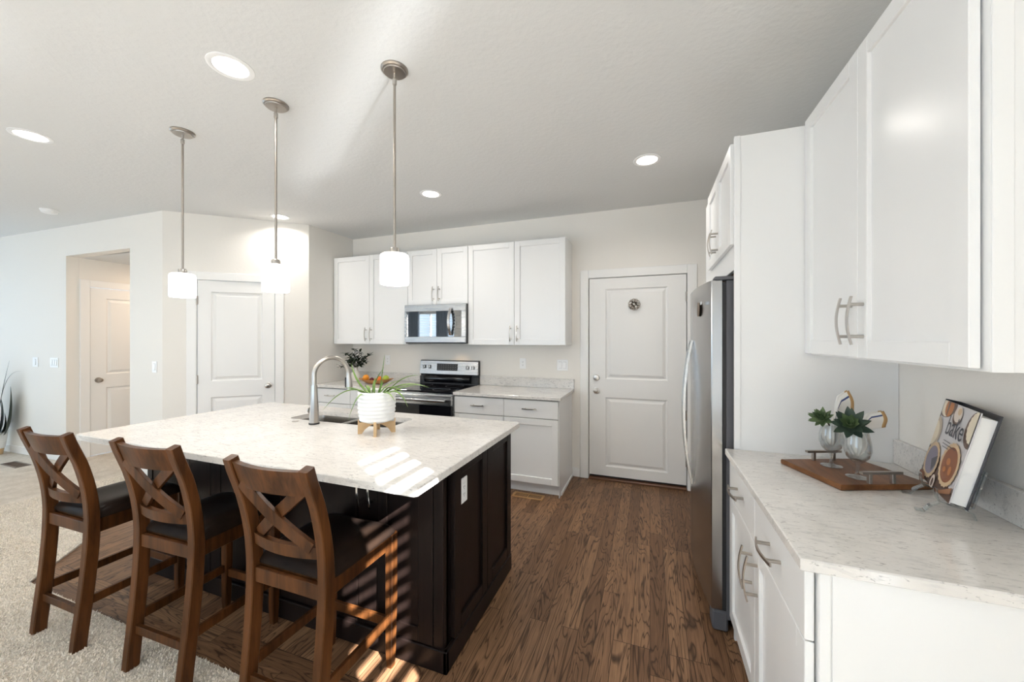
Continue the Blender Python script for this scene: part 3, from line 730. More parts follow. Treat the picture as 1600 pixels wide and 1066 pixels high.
# countertop with a hole for the sink
CX0, CX1, CY0, CY1 = -2.977, -.768, 1.122, 2.250
SX0, SX1, SY0, SY1 = -2.255, -1.45, 1.835, 2.105
o = (-1.9, 1.7, .884); r = thing('countertop', 'large pale quartz island countertop with the sink set into it', 'countertop', o)
mb = MB(o)
def rrect(x0, x1, y0, y1, q, n=5):
    out = []
    for cx_, cy_, a0 in ((x1 - q, y1 - q, 0), (x0 + q, y1 - q, 90), (x0 + q, y0 + q, 180), (x1 - q, y0 + q, 270)):
        for i in range(n + 1): t_ = R(a0 + 90 * i / n); out.append((cx_ + q * math.cos(t_), cy_ + q * math.sin(t_)))
    return out
outer = rrect(CX0, CX1, CY0, CY1, .018); inner = rrect(SX0, SX1, SY0, SY1, .045)
def ring_pair(z): return [Vector((x, y, z)) for x, y in outer], [Vector((x, y, z)) for x, y in inner]
ot, it = ring_pair(.914); ob_, ib = ring_pair(.884)
oi = [Vector((x + (.003 if x < -1.9 else -.003), y + (.003 if y < 1.7 else -.003), .914)) for x, y in outer]; om = [Vector((x, y, .911)) for x, y in outer]
mb.rings([it, oi, om, ob_, ib, it], True, False)
bmesh.ops.remove_doubles(mb.bm, verts=mb.bm.verts[:], dist=1e-5)
mb.build('slab', 'quartz', r, angle=30)
# sink
o = (-1.85, 1.99, .70); r = thing('sink', 'stainless double-bowl sink set under the island countertop', 'sink', o)
def bowl(name, x0, x1, y0, y1):
    mb = MB(o); rg = []
    for ins, z in ((0, .8835), (.004, .86), (.010, .72), (.03, .70), (.08, .694)):
        rg.append([Vector((x, y, z)) for x, y in rrect(x0 + ins, x1 - ins, y0 + ins, y1 - ins, max(.05 - ins * .3, .02))])
    mb.rings(rg, True, False); mb._f(list(mb.bm.verts)[-len(rg[-1]):])
    b_ = mb.build(name, 'sink', r, recalc=False)
    for p in b_.data.polygons: p.flip()
    mb = MB(o); mb.lathe([(.001, .6965), (.03, .6955), (.042, .697), (.042, .694)], ((x0 + x1) / 2, (y0 + y1) / 2, 0), 24); mb.build('drain', 'chrome', b_)
bowl('basin', SX0 - .006, -1.835, SY0 - .006, SY1 + .006); bowl('basin', -1.81, SX1 + .006, SY0 - .006, SY1 + .006)
mb = MB(o); mb.box(-1.837, -1.808, SY0 + .002, SY1 - .002, .76, .906, .006); mb.build('divider', 'sink', r)
# faucet
o = (-1.945, 1.765, .9145); r = thing('faucet', 'brushed nickel gooseneck faucet with pull-down head behind the sink', 'faucet', o)
fx_, fy_, z0 = o
mb = MB(o); mb.lathe([(.031, z0), (.031, z0 + .008), (.029, z0 + .009)], (fx_, fy_, 0), 24, True); mb.build('base_ring', 'black', r)
mb = MB(o); mb.lathe([(.0285, z0 + .009), (.027, z0 + .05), (.0185, z0 + .19), (.0175, z0 + .24)], (fx_, fy_, 0), 8, True); mb.build('body', 'nickel', r, angle=15)
dx, dy = .40, .92
pts = [(fx_, fy_, z0 + .238), (fx_, fy_, z0 + .30)]
Rr = .105
for i in range(0, 19):
    a = R(180 - i * 10); pts.append((fx_ + dx * (Rr + Rr * math.cos(a)), fy_ + dy * (Rr + Rr * math.cos(a)), z0 + .30 + Rr * math.sin(a)))
mb = MB(o); mb.tube(pts, .0135, 16); mb.build('spout', 'nickel', r)
ex, ey = fx_ + dx * 2 * Rr, fy_ + dy * 2 * Rr
mb = MB(o); mb.tube([(ex, ey, z0 + .30), (ex + .003, ey, z0 + .28), (ex + .008, ey, z0 + .215), (ex + .010, ey, z0 + .19)], [.0145, .0155, .020, .0195], 18); hd = mb.build('spray_head', 'nickel', r)
mb = MB(o); mb.box(ex - .027, ex - .012, ey - .006, ey + .006, z0 + .205, z0 + .27, .003); mb.build('spray_button', 'black', hd)
mb = MB(o); mb.tube([(fx_ - .025, fy_ + .012, z0 + .07), (fx_ - .06, fy_ + .03, z0 + .075)], .009, 12); mb.lathe_dir([(.001, 0), (.020, 0), (.022, .012), (.001, .018)], (fx_ - .056, fy_ + .028, z0 + .075), (-.89, .45, 0), 20); mb.build('handle', 'nickel', r)
solo(MB().lathe([(.001, .917), (.018, .917), (.020, .9145)], (-2.115, 1.777, 0), 20), 'air_switch', 'nickel', 'small round metal button on the island beside the faucet', 'button', (-2.115, 1.777, .9145))

# ------------------------------------------------------------------ counter stools
def make_stool():
    r = thing('counter_stool', '', 'stool', (0, 0, 0), 0, 'dark wood counter stools along the island')
    prof = [(-.240, 0), (-.226, .12), (-.208, .28), (-.193, .45), (-.188, .60), (-.198, .72), (-.232, .87), (-.290, 1.010)]
    def yb(z):
        for (a, z0_), (b, z1_) in zip(prof, prof[1:]):
            if z <= z1_: return a + (b - a) * (z - z0_) / (z1_ - z0_)
        return prof[-1][0]
    zs = [1.010 * i / 22 for i in range(23)]
    def sm(z): return (yb(max(0, z - .06)) + yb(z) * 2 + yb(min(1.010, z + .06))) / 4
    for sx in (-1, 1):
        mb = MB(); mb.bar([(sx * (.185 + .013 * z), sm(z), z) for z in zs], .042, [.052 - .014 * max(0, (z - .5) / .52) for z in zs], (1, 0, 0)); mb.build('back_leg', 'stool', r)
    for sx in (-1, 1):
        z4 = [0, .02, .08, .3, .585]
        mb = MB(); mb.bar([(sx * .184, .204 - .004 * (z < .1), z) for z in z4], [.030, .032, .037, .042, .042], [.030, .032, .037, .042, .042], (1, 0, 0)); mb.build('front_leg', 'stool', r)
    def rail(name, z0, z1, bow, th=.02, xw=.170, y_off=0):
        mb = MB(); rg = []
        for i in range(15):
            t_ = -1 + 2 * i / 14; x = xw * t_; zz = (z0 + z1) / 2; b_ = -bow * (1 - t_ * t_)
            rg.append([Vector((x, sm(z0) + y_off + b_ - th / 2, z0)), Vector((x, sm(z0) + y_off + b_ + th / 2, z0)), Vector((x, sm(z1) + y_off + b_ + th / 2, z1)), Vector((x, sm(z1) + y_off + b_ - th / 2, z1))])
        mb.rings(rg); return mb.build(name, 'stool', r)
    rail('top_rail', .908, 1.000, .028, .024, .178)
    rail('lower_rail', .668, .712, .026, .022)
    for sx, off in ((1, -.010), (-1, .008)):
        mb = MB(); q = []
        for i in range(13):
            t_ = i / 12; x = -sx * (.150 - .300 * t_); z = .925 - .215 * t_; xx = x / .17
            q.append((x, sm(z) - .026 * (1 - xx * xx) + off, z))
        mb.bar(q, .046, .016, (sx * .58, 0, .81)); mb.build('cross_slat', 'stool', r)
    mb = MB(); mb.box(-.185, .185, -.178, .205, .515, .585, .002); mb.box(-.170, .170, -.205, -.185, .523, .577, .002); mb.build('seat_frame', 'stool', r)
    # saddle cushion
    def cush(u, v, top):
        a = u * 2 - 1; b_ = v * 2 - 1
        w = .207; x = a * w; y = .018 + b_ * .205
        k = max(abs(a), abs(b_)); e = (1 - abs(a) ** 5) * (1 - abs(b_) ** 5)
        rx = 1 - .04 * (abs(b_) ** 8); ry = 1 - .04 * abs(a) ** 8
        z = .586 + (.044 * max(e, 0) ** .5 + .010 * abs(a) ** 2 * e - .008 * (1 - a * a) * e * (.4 + .6 * v)) * top + (.010 if top else 0)
        return Vector((x * rx, y * ry, z))
    mb = MB(); mb.grid(lambda u, v: cush(u, v, 1), 20, 20); mb.grid(lambda u, v: cush(u, v, 0), 20, 20)
    bmesh.ops.bridge_loops(mb.bm, edges=[e for e in mb.bm.edges if e.is_boundary])
    mb.build('seat', 'leather', r, angle=80)
    def st(a, b, w, h): return MB().bar([a, b], w, h, (0, 0, 1))
    st((-.175, sm(.175), .172), (.175, sm(.175), .172), .036, .018).build('stretcher', 'stool', r)
    for sx in (-1, 1): st((sx * .188, sm(.21) + .02, .215), (sx * .185, .19, .215), .040, .018).build('stretcher', 'stool', r)
    st((-.168, .204, .190), (.168, .204, .190), .040, .018).build('stretcher', 'stool', r)
    return r
stool0 = make_stool()
for i, (x, y, a, lb) in enumerate(((-2.640, 1.156, 1, 'dark wooden X-back stool farthest left at the island, standing on carpet'),
                                   (-1.955, 1.192, 1.7, 'dark wooden X-back stool in the middle of the three at the island'),
                                   (-1.240, 1.190, 0, 'dark wooden X-back stool with striped sunlight on its black seat'))):
    q = stool0 if i == 0 else copy_tree(stool0)
    q.scale = (.92, .92, 1); q.location = (x, y, .0016); q.rotation_euler = (0, 0, R(a)); q['label'] = lb

# ------------------------------------------------------------------ pendants, recessed lights, detector
def make_pendant():
    r = thing('pendant_light', '', 'pendant light', (0, 0, 0), 0, 'pendant lights over the island')
    zt = -.0005
    MB().lathe([(.001, zt), (.064, zt), (.064, zt - .006), (.058, zt - .012), (.052, zt - .013), (.050, zt - .019), (.001, zt - .021)], seg=36).build('canopy', 'nickel_dark', r)
    mb = MB(); mb.tube([(0, 0, -.02), (0, 0, -.045)], .006, 10); mb.lathe([(.001, -.044), (.0105, -.05), (.0105, -.075), (.001, -.082)], seg=14); mb.build('swivel_link', 'nickel', r)
    MB().tube([(0, 0, -.078), (0, 0, -.872)], .0062, 12).build('rod', 'nickel_dark', r)
    MB().lathe([(.001, -.864), (.019, -.865), (.023, -.871), (.023, -.897), (.001, -.898)], seg=24).build('socket_cap', 'nickel', r)
    MB().lathe([(.023, -.894), (.056, -.895), (.065, -.901), (.068, -.913), (.068, -1.032), (.065, -1.043), (.062, -1.043), (.064, -1.03), (.064, -.913), (.023, -.898)], seg=36).build('shade', 'shade', r)
    return r
p0 = make_pendant()
for i, (x, lb) in enumerate(((-2.769, 'leftmost lit pendant lamp over the island'), (-1.956, 'middle lit pendant lamp over the island'), (-1.162, 'rightmost lit pendant lamp over the island, in front of the wall cabinets'))):
    q = p0 if i == 0 else copy_tree(p0)
    q.location = (x, 1.52, ZC); q['label'] = lb
    l = bpy.data.lights.new('pendant_bulb', 'POINT'); l.energy = 5.6; l.color = (1, .93, .85); l.shadow_soft_size = .05
    o = bpy.data.objects.new('pendant_bulb', l); COL.objects.link(o); o.location = (x, 1.52, 1.69)
def make_can():
    r = thing('recessed_light', '', 'ceiling light', (0, 0, 0), 0, 'recessed ceiling lights')
    MB().lathe([(.073, -.004), (.080, -.006), (.096, -.003), (.097, -.0004), (.073, -.0004)], seg=40).build('trim_ring', 'plastic', r)
    MB().lathe([(.001, -.0035), (.072, -.0035), (.072, -.001), (.001, -.001)], seg=36).build('lens', 'lens', r)
    return r
c0 = make_can()
for i, (x, y, lb) in enumerate(((-1.890, 1.236, 'large recessed ceiling light nearest the camera, beside the middle pendant'), (-3.737, 1.213, 'recessed ceiling light at the far left of the photo'),
                                (-1.855, 2.938, 'recessed ceiling light in front of the microwave cabinet'), (-.021, 2.924, 'recessed ceiling light in front of the garage door'),
                                (-3.718, 2.940, 'recessed ceiling light close to the pantry wall corner'))):
    q = c0 if i == 0 else copy_tree(c0)
    q.location = (x, y, ZC); q['label'] = lb
    l = bpy.data.lights.new('can_lamp', 'AREA'); l.shape = 'DISK'; l.size = .13; l.energy = 5.6; l.color = (1, .94, .87); l.spread = R(150)
    o = bpy.data.objects.new('can_lamp', l); COL.objects.link(o); o.location = (x, y, ZC - .012)
l = bpy.data.lights.new('hall_lamp', 'AREA'); l.shape = 'DISK'; l.size = .3; l.energy = 9; l.color = (1, .76, .55)
o = bpy.data.objects.new('hall_lamp', l); COL.objects.link(o); o.location = (-5.75, 3.3, 2.39)
# the microwave's own cooktop lamp
l = bpy.data.lights.new('cooktop_lamp', 'SPOT'); l.energy = 1.8; l.color = (1, .70, .42); l.shadow_soft_size = .03; l.spot_size = R(110); l.spot_blend = .6
o = bpy.data.objects.new('cooktop_lamp', l); COL.objects.link(o); o.location = (-2.06, 3.80, 1.38)
solo(MB().lathe([(.001, ZC - .036), (.045, ZC - .036), (.056, ZC - .030), (.060, ZC - .012), (.066, ZC - .010), (.066, ZC - .0005), (.001, ZC - .0005)], (-5.711, 1.975, 0), 32), 'smoke_detector', 'plastic', 'white round smoke detector on the ceiling at far left', 'smoke detector', (-5.711, 1.975, ZC - .0005))

# ------------------------------------------------------------------ plates
plate('wall_outlet', 'white outlet on the back wall right of the range', 'outlet', (-1.313, YB - .0005, 1.168), X1, .072, .116, 'outlet')
plate('light_switch', 'white two-rocker switch plate between the range counter and the garage door', 'switch', (-.871, YB - .0005, 1.160), X1, .118, .116, 'switch2')
plate('wall_outlet', 'white outlet on the back wall above the fruit bowl', 'outlet', (-3.11, YB - .0005, 1.172), X1, .072, .116, 'outlet')
lx = (LW1 - LW0).normalized(); lx = (lx.x, lx.y, 0)
plate('light_switch', 'white single switch plate on the left wall, farthest left', 'switch', (-7.012, ylw(-7.012) - .0005, 1.158), lx, .118, .116, 'switch1')
plate('light_switch', 'white three-rocker switch plate just left of the hall opening', 'switch', (-6.605, ylw(-6.605) - .0005, 1.158), lx, .165, .116, 'switch3')
plate('light_switch', 'white switch plate between the hall opening and the pantry wall', 'switch', (-4.775, ylw(-4.775) - .0005, 1.150), lx, .072, .116, 'switch1')
plate('wall_outlet', 'white outlet low on the left wall behind the floor plant', 'outlet', (-7.605, ylw(-7.605) - .0005, .44), lx, .072, .116, 'outlet')
plate('island_outlet', 'white outlet on the dark end of the island', 'outlet', (IX1 - .0012, 1.585, .728), PX, .074, .118, 'outlet')

# ------------------------------------------------------------------ door bow, registers
o = (-.147, 3.93, 1.70); r = thing('gift_bow', 'small silver ribbon bow hung on the garage door', 'bow', (-.147, YB - .004, 1.72))
mb = MB((-.147, YB - .004, 1.72))
for i in range(19):
    if i == 0: d_ = Vector((0, -1, 0))
    elif i < 8: a = i * 2 * math.pi / 7; d_ = Vector((math.cos(a) * .62, -.8, math.sin(a) * .62))
    else: a = i * 2 * math.pi / 11; d_ = Vector((math.cos(a) * .95, -.34, math.sin(a) * .95))
    d_.normalize(); s_ = d_.orthogonal().normalized(); c_ = Vector((-.147, YB - .006, 1.779)); L = .062 if i else .05
    q = [c_ + d_ * (L * math.sin(math.pi * t_) ** .8) + d_.cross(s_) * (.013 * math.sin(2 * math.pi * t_)) for t_ in [k / 12 for k in range(13)]]
    q[0] = c_ + d_ * .002; q[-1] = c_ + d_ * .003 - d_.cross(s_) * .002
    mb.bar(q, .017, .0012, s_)
mb.build('ribbon_loops', 'silver', r)

def register(name, label, m, x0, x1, y0, y1, z, rz, n, dark='dark'):
    c = ((x0 + x1) / 2, (y0 + y1) / 2, z); r = thing(name, label, 'floor vent', c, rz)
    w, d = x1 - x0, y1 - y0
    mb = MB(); b = .018
    mb.box(-w / 2, w / 2, -d / 2, -d / 2 + b, 0, .006, .002); mb.box(-w / 2, w / 2, d / 2 - b, d / 2, 0, .006, .002); mb.box(-w / 2, -w / 2 + b, -d / 2 + b, d / 2 - b, 0, .006); mb.box(w / 2 - b, w / 2, -d / 2 + b, d / 2 - b, 0, .006); mb.box(-.006, .006, -d / 2 + b, d / 2 - b, 0, .006)
    mb.build('frame', m, r)
    mb = MB(); mb.use(dark).box(-w / 2 + b, w / 2 - b, -d / 2 + b, d / 2 - b, 0, .001); mb.use(m)
    for i in range(n):
        x = -w / 2 + b + (i + .5) * (w - 2 * b) / n
        if abs(x) > .008: mb.box(x - .002, x + .002, -d / 2 + b, d / 2 - b, .001, .0045)
    mb.build('louver', None, r)
register('floor_register', 'light wood floor vent in front of the base cabinet', 'register', -1.19, -.90, 3.235, 3.345, .0002, 0, 22)
register('floor_register', 'brown floor vent set in the carpet at far left', 'brown_register', -6.93, -6.57, 2.02, 2.14, CT, 0, 24, 'brown_register')

# ------------------------------------------------------------------ island plant
def leaf_strip(mb, pts, w, fold=.25, side=None):
    """a tapering grass-like blade along pts"""
    pts = [Vector(p) for p in pts]; n = len(pts); prev = None
    for i, p in enumerate(pts):
        t_ = (pts[min(i + 1, n - 1)] - pts[max(i - 1, 0)]).normalized()
        s_ = side if side is not None else t_.cross(Vector((0, 0, 1)))
        if s_.length < 1e-3: s_ = Vector((1, 0, 0))
        s_ = (s_ - t_ * s_.dot(t_)).normalized(); nn = s_.cross(t_); k = i / (n - 1)
        ww = w * (min(1, .55 + k * 2) if k < .3 else max(.03, (1 - ((k - .3) / .7) ** 2.2)))
        th = .0022 * (1 - k) + .0005
        ring = [mb.bm.verts.new(p + v_) for v_ in (-s_ * ww / 2, -nn * ww * fold, s_ * ww / 2, -nn * (ww * fold + th) + Vector())]
        if prev:
            for a in range(4): mb._f((prev[a], prev[(a + 1) % 4], ring[(a + 1) % 4], ring[a]))
        else: mb._f(ring[::-1])
        prev = ring
    mb._f(prev)
def arc(p0, p1, p2, n=14):
    p0, p1, p2 = Vector(p0), Vector(p1), Vector(p2)
    return [p0 * (1 - t_) ** 2 + p1 * 2 * t_ * (1 - t_) + p2 * t_ * t_ for t_ in [i / n for i in range(n + 1)]]
pc = Vector((-1.433, 1.719, .914)); Z0 = .9145
o = (pc.x, pc.y, Z0); r = thing('plant_stand', 'light wooden cross-legged stand under the white plant pot', 'plant stand', o)
for a in (34, 124):
    d_ = Vector((math.cos(R(a)), math.sin(R(a)), 0)); n_ = Vector((-d_.y, d_.x, 0)) * .0075
    top = [(-.099, .078), (-.099, 0), (-.078, 0)] + [(-.078 + .156 * i / 10, .052 * math.sin(math.pi * i / 10) ** .7) for i in range(1, 10)] + [(.078, 0), (.099, 0), (.099, .078), (.0945, .078), (.091, .062), (-.091, .062), (-.0945, .078)]
    mb = MB(o); dz = .0 if a == 34 else .0004
    mb.rings([[pc + d_ * x + n_ * s_ + Vector((0, 0, z + dz)) for x, z in top] for s_ in (-1, 1)]); mb.build('leg_board', 'bamboo', r, angle=30)
o = (pc.x, pc.y, Z0 + .063); r = thing('potted_plant', 'spiky green plant in a ribbed white pot on the island', 'plant', o)
zb = o[2]; prof = [(.001, zb), (.060, zb), (.082, zb + .008)]
for i in range(33):
    k = i / 32; prof.append((.090 + .010 * math.sin(min(1, k * 1.7) * math.pi / 2) + .0022 * math.sin(k * 2 * math.pi * 7), zb + .012 + .148 * k))
prof += [(.100, zb + .168), (.097, zb + .172), (.092, zb + .168), (.090, zb + .14), (.088, zb + .138), (.001, zb + .138)]
MB(o).lathe(prof, (pc.x, pc.y, 0), 40).build('pot', 'ceramic', r)
MB(o).lathe([(.001, zb + .152), (.086, zb + .148), (.086, zb + .139), (.001, zb + .139)], (pc.x, pc.y, 0), 24).build('soil', 'soil', r)
RT = Vector((.939, .3437, 0)); FW = Vector((-.3437, .939, 0)); pb = Vector((pc.x, pc.y, zb + .150))
for r0, f0, r1, z1, f1, r2, z2, f2, w in ((.01, 0, .025, .10, 0, .040, .225, .01, .011), (-.03, -.02, -.14, .10, -.05, -.275, -.075, -.05, .014), (-.02, -.05, -.06, .07, -.12, -.105, -.115, -.125, .012), (-.04, .02, -.13, .05, .03, -.165, .17, .05, .016),
                                         (.03, -.01, .14, .10, -.02, .30, .045, -.04, .017), (.04, .03, .12, .12, .05, .23, .10, .06, .012), (.05, -.03, .14, .08, -.07, .195, -.055, -.08, .015), (.03, -.04, .09, .06, -.10, .135, -.02, -.11, .012), (-.03, 0, -.02, .08, 0, .035, .150, .01, .012), (-.05, -.01, -.09, .05, -.04, -.16, .045, -.05, .018),
                                         (.0, .03, .03, .06, .06, .10, .07, .10, .012), (-.05, .03, -.08, .06, .08, -.12, .03, .13, .012), (.015, -.02, .03, .05, -.03, .055, .085, -.05, .012), (-.02, -.02, -.035, .04, -.03, -.055, .055, -.035, .012), (.06, .0, .12, .05, .0, .21, .05, .02, .013), (.0, -.03, -.01, .06, -.04, .01, .10, -.05, .012),
                                         (.03, .0, .08, .09, -.03, .17, .01, -.05, .011)):
    w *= 1.35; mb = MB(o); leaf_strip(mb, arc(pb + RT * r0 + FW * f0, pb + RT * r1 + FW * f1 + Vector((0, 0, z1)), pb + RT * r2 + FW * f2 + Vector((0, 0, z2))), w); mb.build('leaf', 'aloe', r, angle=60)

# ------------------------------------------------------------------ vase and fruit on the back counter
o = (-3.40, 3.70, .9145); r = thing('vase', 'small cream vase with dark leafy sprigs in the back corner', 'vase', o)
z = o[2]; MB(o).lathe([(.001, z), (.040, z), (.056, z + .03), (.060, z + .065), (.050, z + .105), (.026, z + .135), (.020, z + .16), (.024, z + .172), (.019, z + .172), (.015, z + .155), (.001, z + .12)], (o[0], o[1], 0), 28).build('body', 'cream', r)
rnd = random.Random(5)
tipsv = [(-.12, .27), (-.08, .36), (-.02, .41), (.04, .38), (.10, .30), (.17, .33), (-.14, .20), (.08, .22), (.13, .25), (-.03, .30), (.02, .27), (-.09, .24)]
for tx, tz in tipsv:
    b_ = Vector((o[0], o[1], z + .15)); t_ = b_ + RT * tx * 1.05 + FW * rnd.uniform(-.08, .04) + Vector((0, 0, tz - .16))
    mid = b_ + (t_ - b_) * .5 + Vector((0, 0, .04)); q = arc(b_, mid, t_, 8)
    mb = MB(o); mb.tube(q, .0022, 6); sp = mb.build('sprig', 'stem', r)
    mb = MB(o)
    for k in (3, 4, 5, 6, 7, 8, 8):
        for s_ in (-1, 1):
            d_ = (RT * s_ * rnd.uniform(.3, 1) + Vector((0, 0, rnd.uniform(-.5, .7))) + FW * rnd.uniform(-.6, .6)).normalized() * rnd.uniform(.05, .08)
            leaf_strip(mb, arc(q[k], q[k] + d_ * .5 + Vector((0, 0, .008)), q[k] + d_, 5), .028, .12)
    mb.build('leaves', 'dark_leaf', sp, angle=60)
bc = Vector((-3.005, 3.60, .9145)); o = tuple(bc)
r = thing('fruit_bowl', 'long shallow wooden bowl of fruit beside the vase', 'bowl', o)
rg = []
for a_, b__, z in ((.001, .001, 0), (.075, .045, 0), (.12, .07, .010), (.205, .105, .050), (.197, .100, .050), (.115, .065, .016), (.07, .04, .009), (.001, .001, .009)):
    rg.append([bc + RT * a_ * math.cos(t_) + FW * b__ * math.sin(t_) + Vector((0, 0, z + (.014 * abs(math.cos(t_)) ** 3 if z > .04 else 0))) for t_ in [2 * math.pi * k / 36 for k in range(36)]])
MB(o).rings(rg, True, False).build('bowl', 'bowl', r)
def fruit(name, m, label, cat, ro, fo, rad, sq=1, zz=0):
    c = bc + RT * ro + FW * fo + Vector((0, 0, .018 + rad * sq + zz)); o = tuple(c - Vector((0, 0, rad * sq)))
    r = thing(name, label, cat, o, 0); mb = MB(o); mb.sphere(c, rad, (1, 1, sq), 18); mb.build('flesh', m, r, angle=180)
    mb = MB(o); mb.tube([c + Vector((0, 0, rad * sq * .96)), c + Vector((.002, 0, rad * sq * 1.12))], .0025, 6); mb.build('stem', 'stem', r)
fruit('orange', 'orange', 'yellow-orange orange at the left end of the fruit bowl', 'orange', -.125, 0, .036, 1, .016)
fruit('plum', 'plum', 'dark red plum between the oranges in the bowl', 'plum', -.058, .005, .026)
fruit('orange', 'orange2', 'deep orange fruit beside the green apple', 'orange', .038, -.012, .033, 1, .004)
fruit('apple', 'apple', 'green apple at the right end of the fruit bowl', 'apple', .108, .002, .036, .92, .013)

# ------------------------------------------------------------------ floor plant at the far left
pc2 = Vector((-7.575, 2.155, CT)); o = tuple(pc2); r = thing('potted_plant', 'tall dark leafy floor plant in a white pot at far left', 'plant', o)
mb = MB(o); mb.use('bamboo')
mb.lathe([(.001, CT), (.078, CT), (.088, CT + .075), (.001, CT + .075)], (pc2.x, pc2.y, 0), 28); mb.build('pot_base', None, r)
prof = [(.001, CT + .076), (.09, CT + .076)]
for i in range(25): prof.append((.095 + .024 * i / 24 + .002 * math.sin(i * 1.9), CT + .08 + .20 * i / 24))
prof += [(.112, CT + .285), (.108, CT + .25), (.001, CT + .25)]
MB(o).lathe(prof, (pc2.x, pc2.y, 0), 32).build('pot', 'ceramic', r); MB(o).lathe([(.001, CT + .262), (.106, CT + .258), (.106, CT + .251), (.001, CT + .251)], (pc2.x, pc2.y, 0), 24).build('soil', 'soil', r)
b_ = pc2 + Vector((0, 0, .26))
for ro, fo, z, w, m1, z1 in ((.22, -.01, .90, .034, .10, .50), (.37, -.02, .77, .022, .10, .80), (.22, 0, .58, .19, .22, .22), (.16, -.01, .26, .15, .17, .08), (.10, 0, .45, .18, .12, .2), (-.10, .0, 1.0, .05, -.03, .6), (-.22, -.05, .75, .10, -.1, .5), (.05, -.06, .86, .03, .03, .5), (-.05, -.1, .7, .09, -.02, .4), (.09, -.14, .32, .08, .07, .15), (-.18, .02, .5, .1, -.1, .3)):
    mb = MB(o); leaf_strip(mb, arc(b_ + RT * ro * (.62 if w > .1 else .15) + FW * fo * (.8 if w > .1 else 0), b_ + RT * m1 + FW * fo * .5 + Vector((0, 0, z1)), b_ + RT * ro + FW * fo + Vector((0, 0, z)), 16), w, .12, RT * .8 - FW * .6); mb.build('leaf', 'dark_leaf', r, angle=60)

# ------------------------------------------------------------------ cutting board, goblets
A = Vector((.516, 1.877)); u = Vector((.932, .362)).normalized(); vv = Vector((.362, -.932)).normalized(); LU, LV = .325, .284
cbz = .9145; ctr = A + u * LU / 2 + vv * LV / 2
o = (ctr.x, ctr.y, cbz); r = thing('cutting_board', 'square brown wooden board with two metal handles on the right counter', 'board', o)
def bq(a, b, z=0): q = A + u * a + vv * b; return Vector((q.x, q.y, z))
mb = MB(o); rg = []
for ins, z in ((.003, cbz), (0, cbz + .003), (0, cbz + .017), (.003, cbz + .020)): rg.append([bq(a, b, z) for a, b in ((ins, ins), (LU - ins, ins), (LU - ins, LV - ins), (ins, LV - ins))])
mb.rings(rg); mb.build('slab', 'board', r, angle=25)
for s0, b_ in ((.10, .022), (.090, LV - .012)):
    mb = MB(o); z = cbz + .0202; uz = Vector((u.x, u.y, 0))
    for s_ in (s0 + .022, s0 + .105): mb.bar([bq(s_, b_, z), bq(s_, b_, z + .034)], .012, .012, uz)
    mb.bar([bq(s0 - .008, b_, z + .037), bq(s0 + .135, b_, z + .037)], .009, .014, (0, 0, 1)); mb.build('handle', 'nickel_dark', r)
def goblet(x, y, label):
    o = (x, y, cbz + .0203); r = thing('goblet', label, 'glass', o, 0, 'stemmed glasses on the cutting board')
    z = o[2]
    prof = [(.001, z), (.034, z), (.035, z + .002), (.030, z + .004), (.010, z + .008), (.0055, z + .016), (.005, z + .035), (.008, z + .05), (.020, z + .060), (.033, z + .075), (.0395, z + .098), (.0385, z + .125), (.0335, z + .152), (.031, z + .165), (.0297, z + .165), (.032, z + .152), (.0368, z + .125), (.0378, z + .099), (.0315, z + .077), (.018, z + .063), (.001, z + .058)]
    MB(o).lathe(prof, (x, y, 0), 36).build('glass', 'glass', r, angle=60); return r
goblet(.676, 1.842, 'clear stemmed glass at the back of the board, holding succulent and napkin')
goblet(.710, 1.722, 'clear stemmed glass at the front of the board, nearer the camera')
def napkin(x, y, label, tl, tr, br, bl):
    zr = cbz + .0203 + .165; o = (x, y, zr - .10); r = thing('napkin', label, 'napkin', o)
    def P(ro, z, f): q = Vector((x, y, zr)) + RT * ro + FW * f; return Vector((q.x, q.y, zr + z))
    # cloth gathered in the glass, spreading out above it; two plies
    for ply, (fo, m_) in enumerate(((.0, 'linen'), (.007, 'linen'))):
        rows = []
        for j in range(13):
            k = j / 12; row = []
            for i in range(13):
                t_ = i / 12
                if k < .45:
                    g = k / .45; rr = .010 + .016 * math.sin(g * math.pi * .9); row.append(P(rr * (t_ * 2 - 1) * 1.0, -.085 + .085 * g, fo * .5 + rr * .55 * math.sin(t_ * 9 + ply * 2)))
                else:
                    g = (k - .45) / .55; s0 = (-.012 + .030 * t_, 0.0)
                    a = (tl[0] + (tr[0] - tl[0]) * t_, tl[1] + (tr[1] - tl[1]) * t_); c = (bl[0] + (br[0] - bl[0]) * t_, bl[1] + (br[1] - bl[1]) * t_)
                    # quad between bl..tl (near edge) and br..tr (outer edge)
                    n0 = (bl[0] + (tl[0] - bl[0]) * t_, bl[1] + (tl[1] - bl[1]) * t_); n1 = (br[0] + (tr[0] - br[0]) * t_, br[1] + (tr[1] - br[1]) * t_)
                    q = (n0[0] + (n1[0] - n0[0]) * g, n0[1] + (n1[1] - n0[1]) * g); h = min(1, g * 3)
                    row.append(P(s0[0] * (1 - h) + q[0] * h, q[1] * h, fo + .006 * math.sin(t_ * 5 + g * 2 + ply)))
            rows.append(row)
        mb = MB(o); mb.use('linen')
        V = [[mb.bm.verts.new(p) for p in row] for row in rows]
        for j in range(12):
            for i in range(12):
                mb.use('tan' if j >= 11 else ('blue' if i == 9 and 6 <= j and ply == 0 else 'linen')); mb._f((V[j][i], V[j + 1][i], V[j + 1][i + 1], V[j][i + 1]))
        ob = mb.build('cloth', None, r, angle=180); md = ob.modifiers.new('thick', 'SOLIDIFY'); md.thickness = .002; md.offset = 0
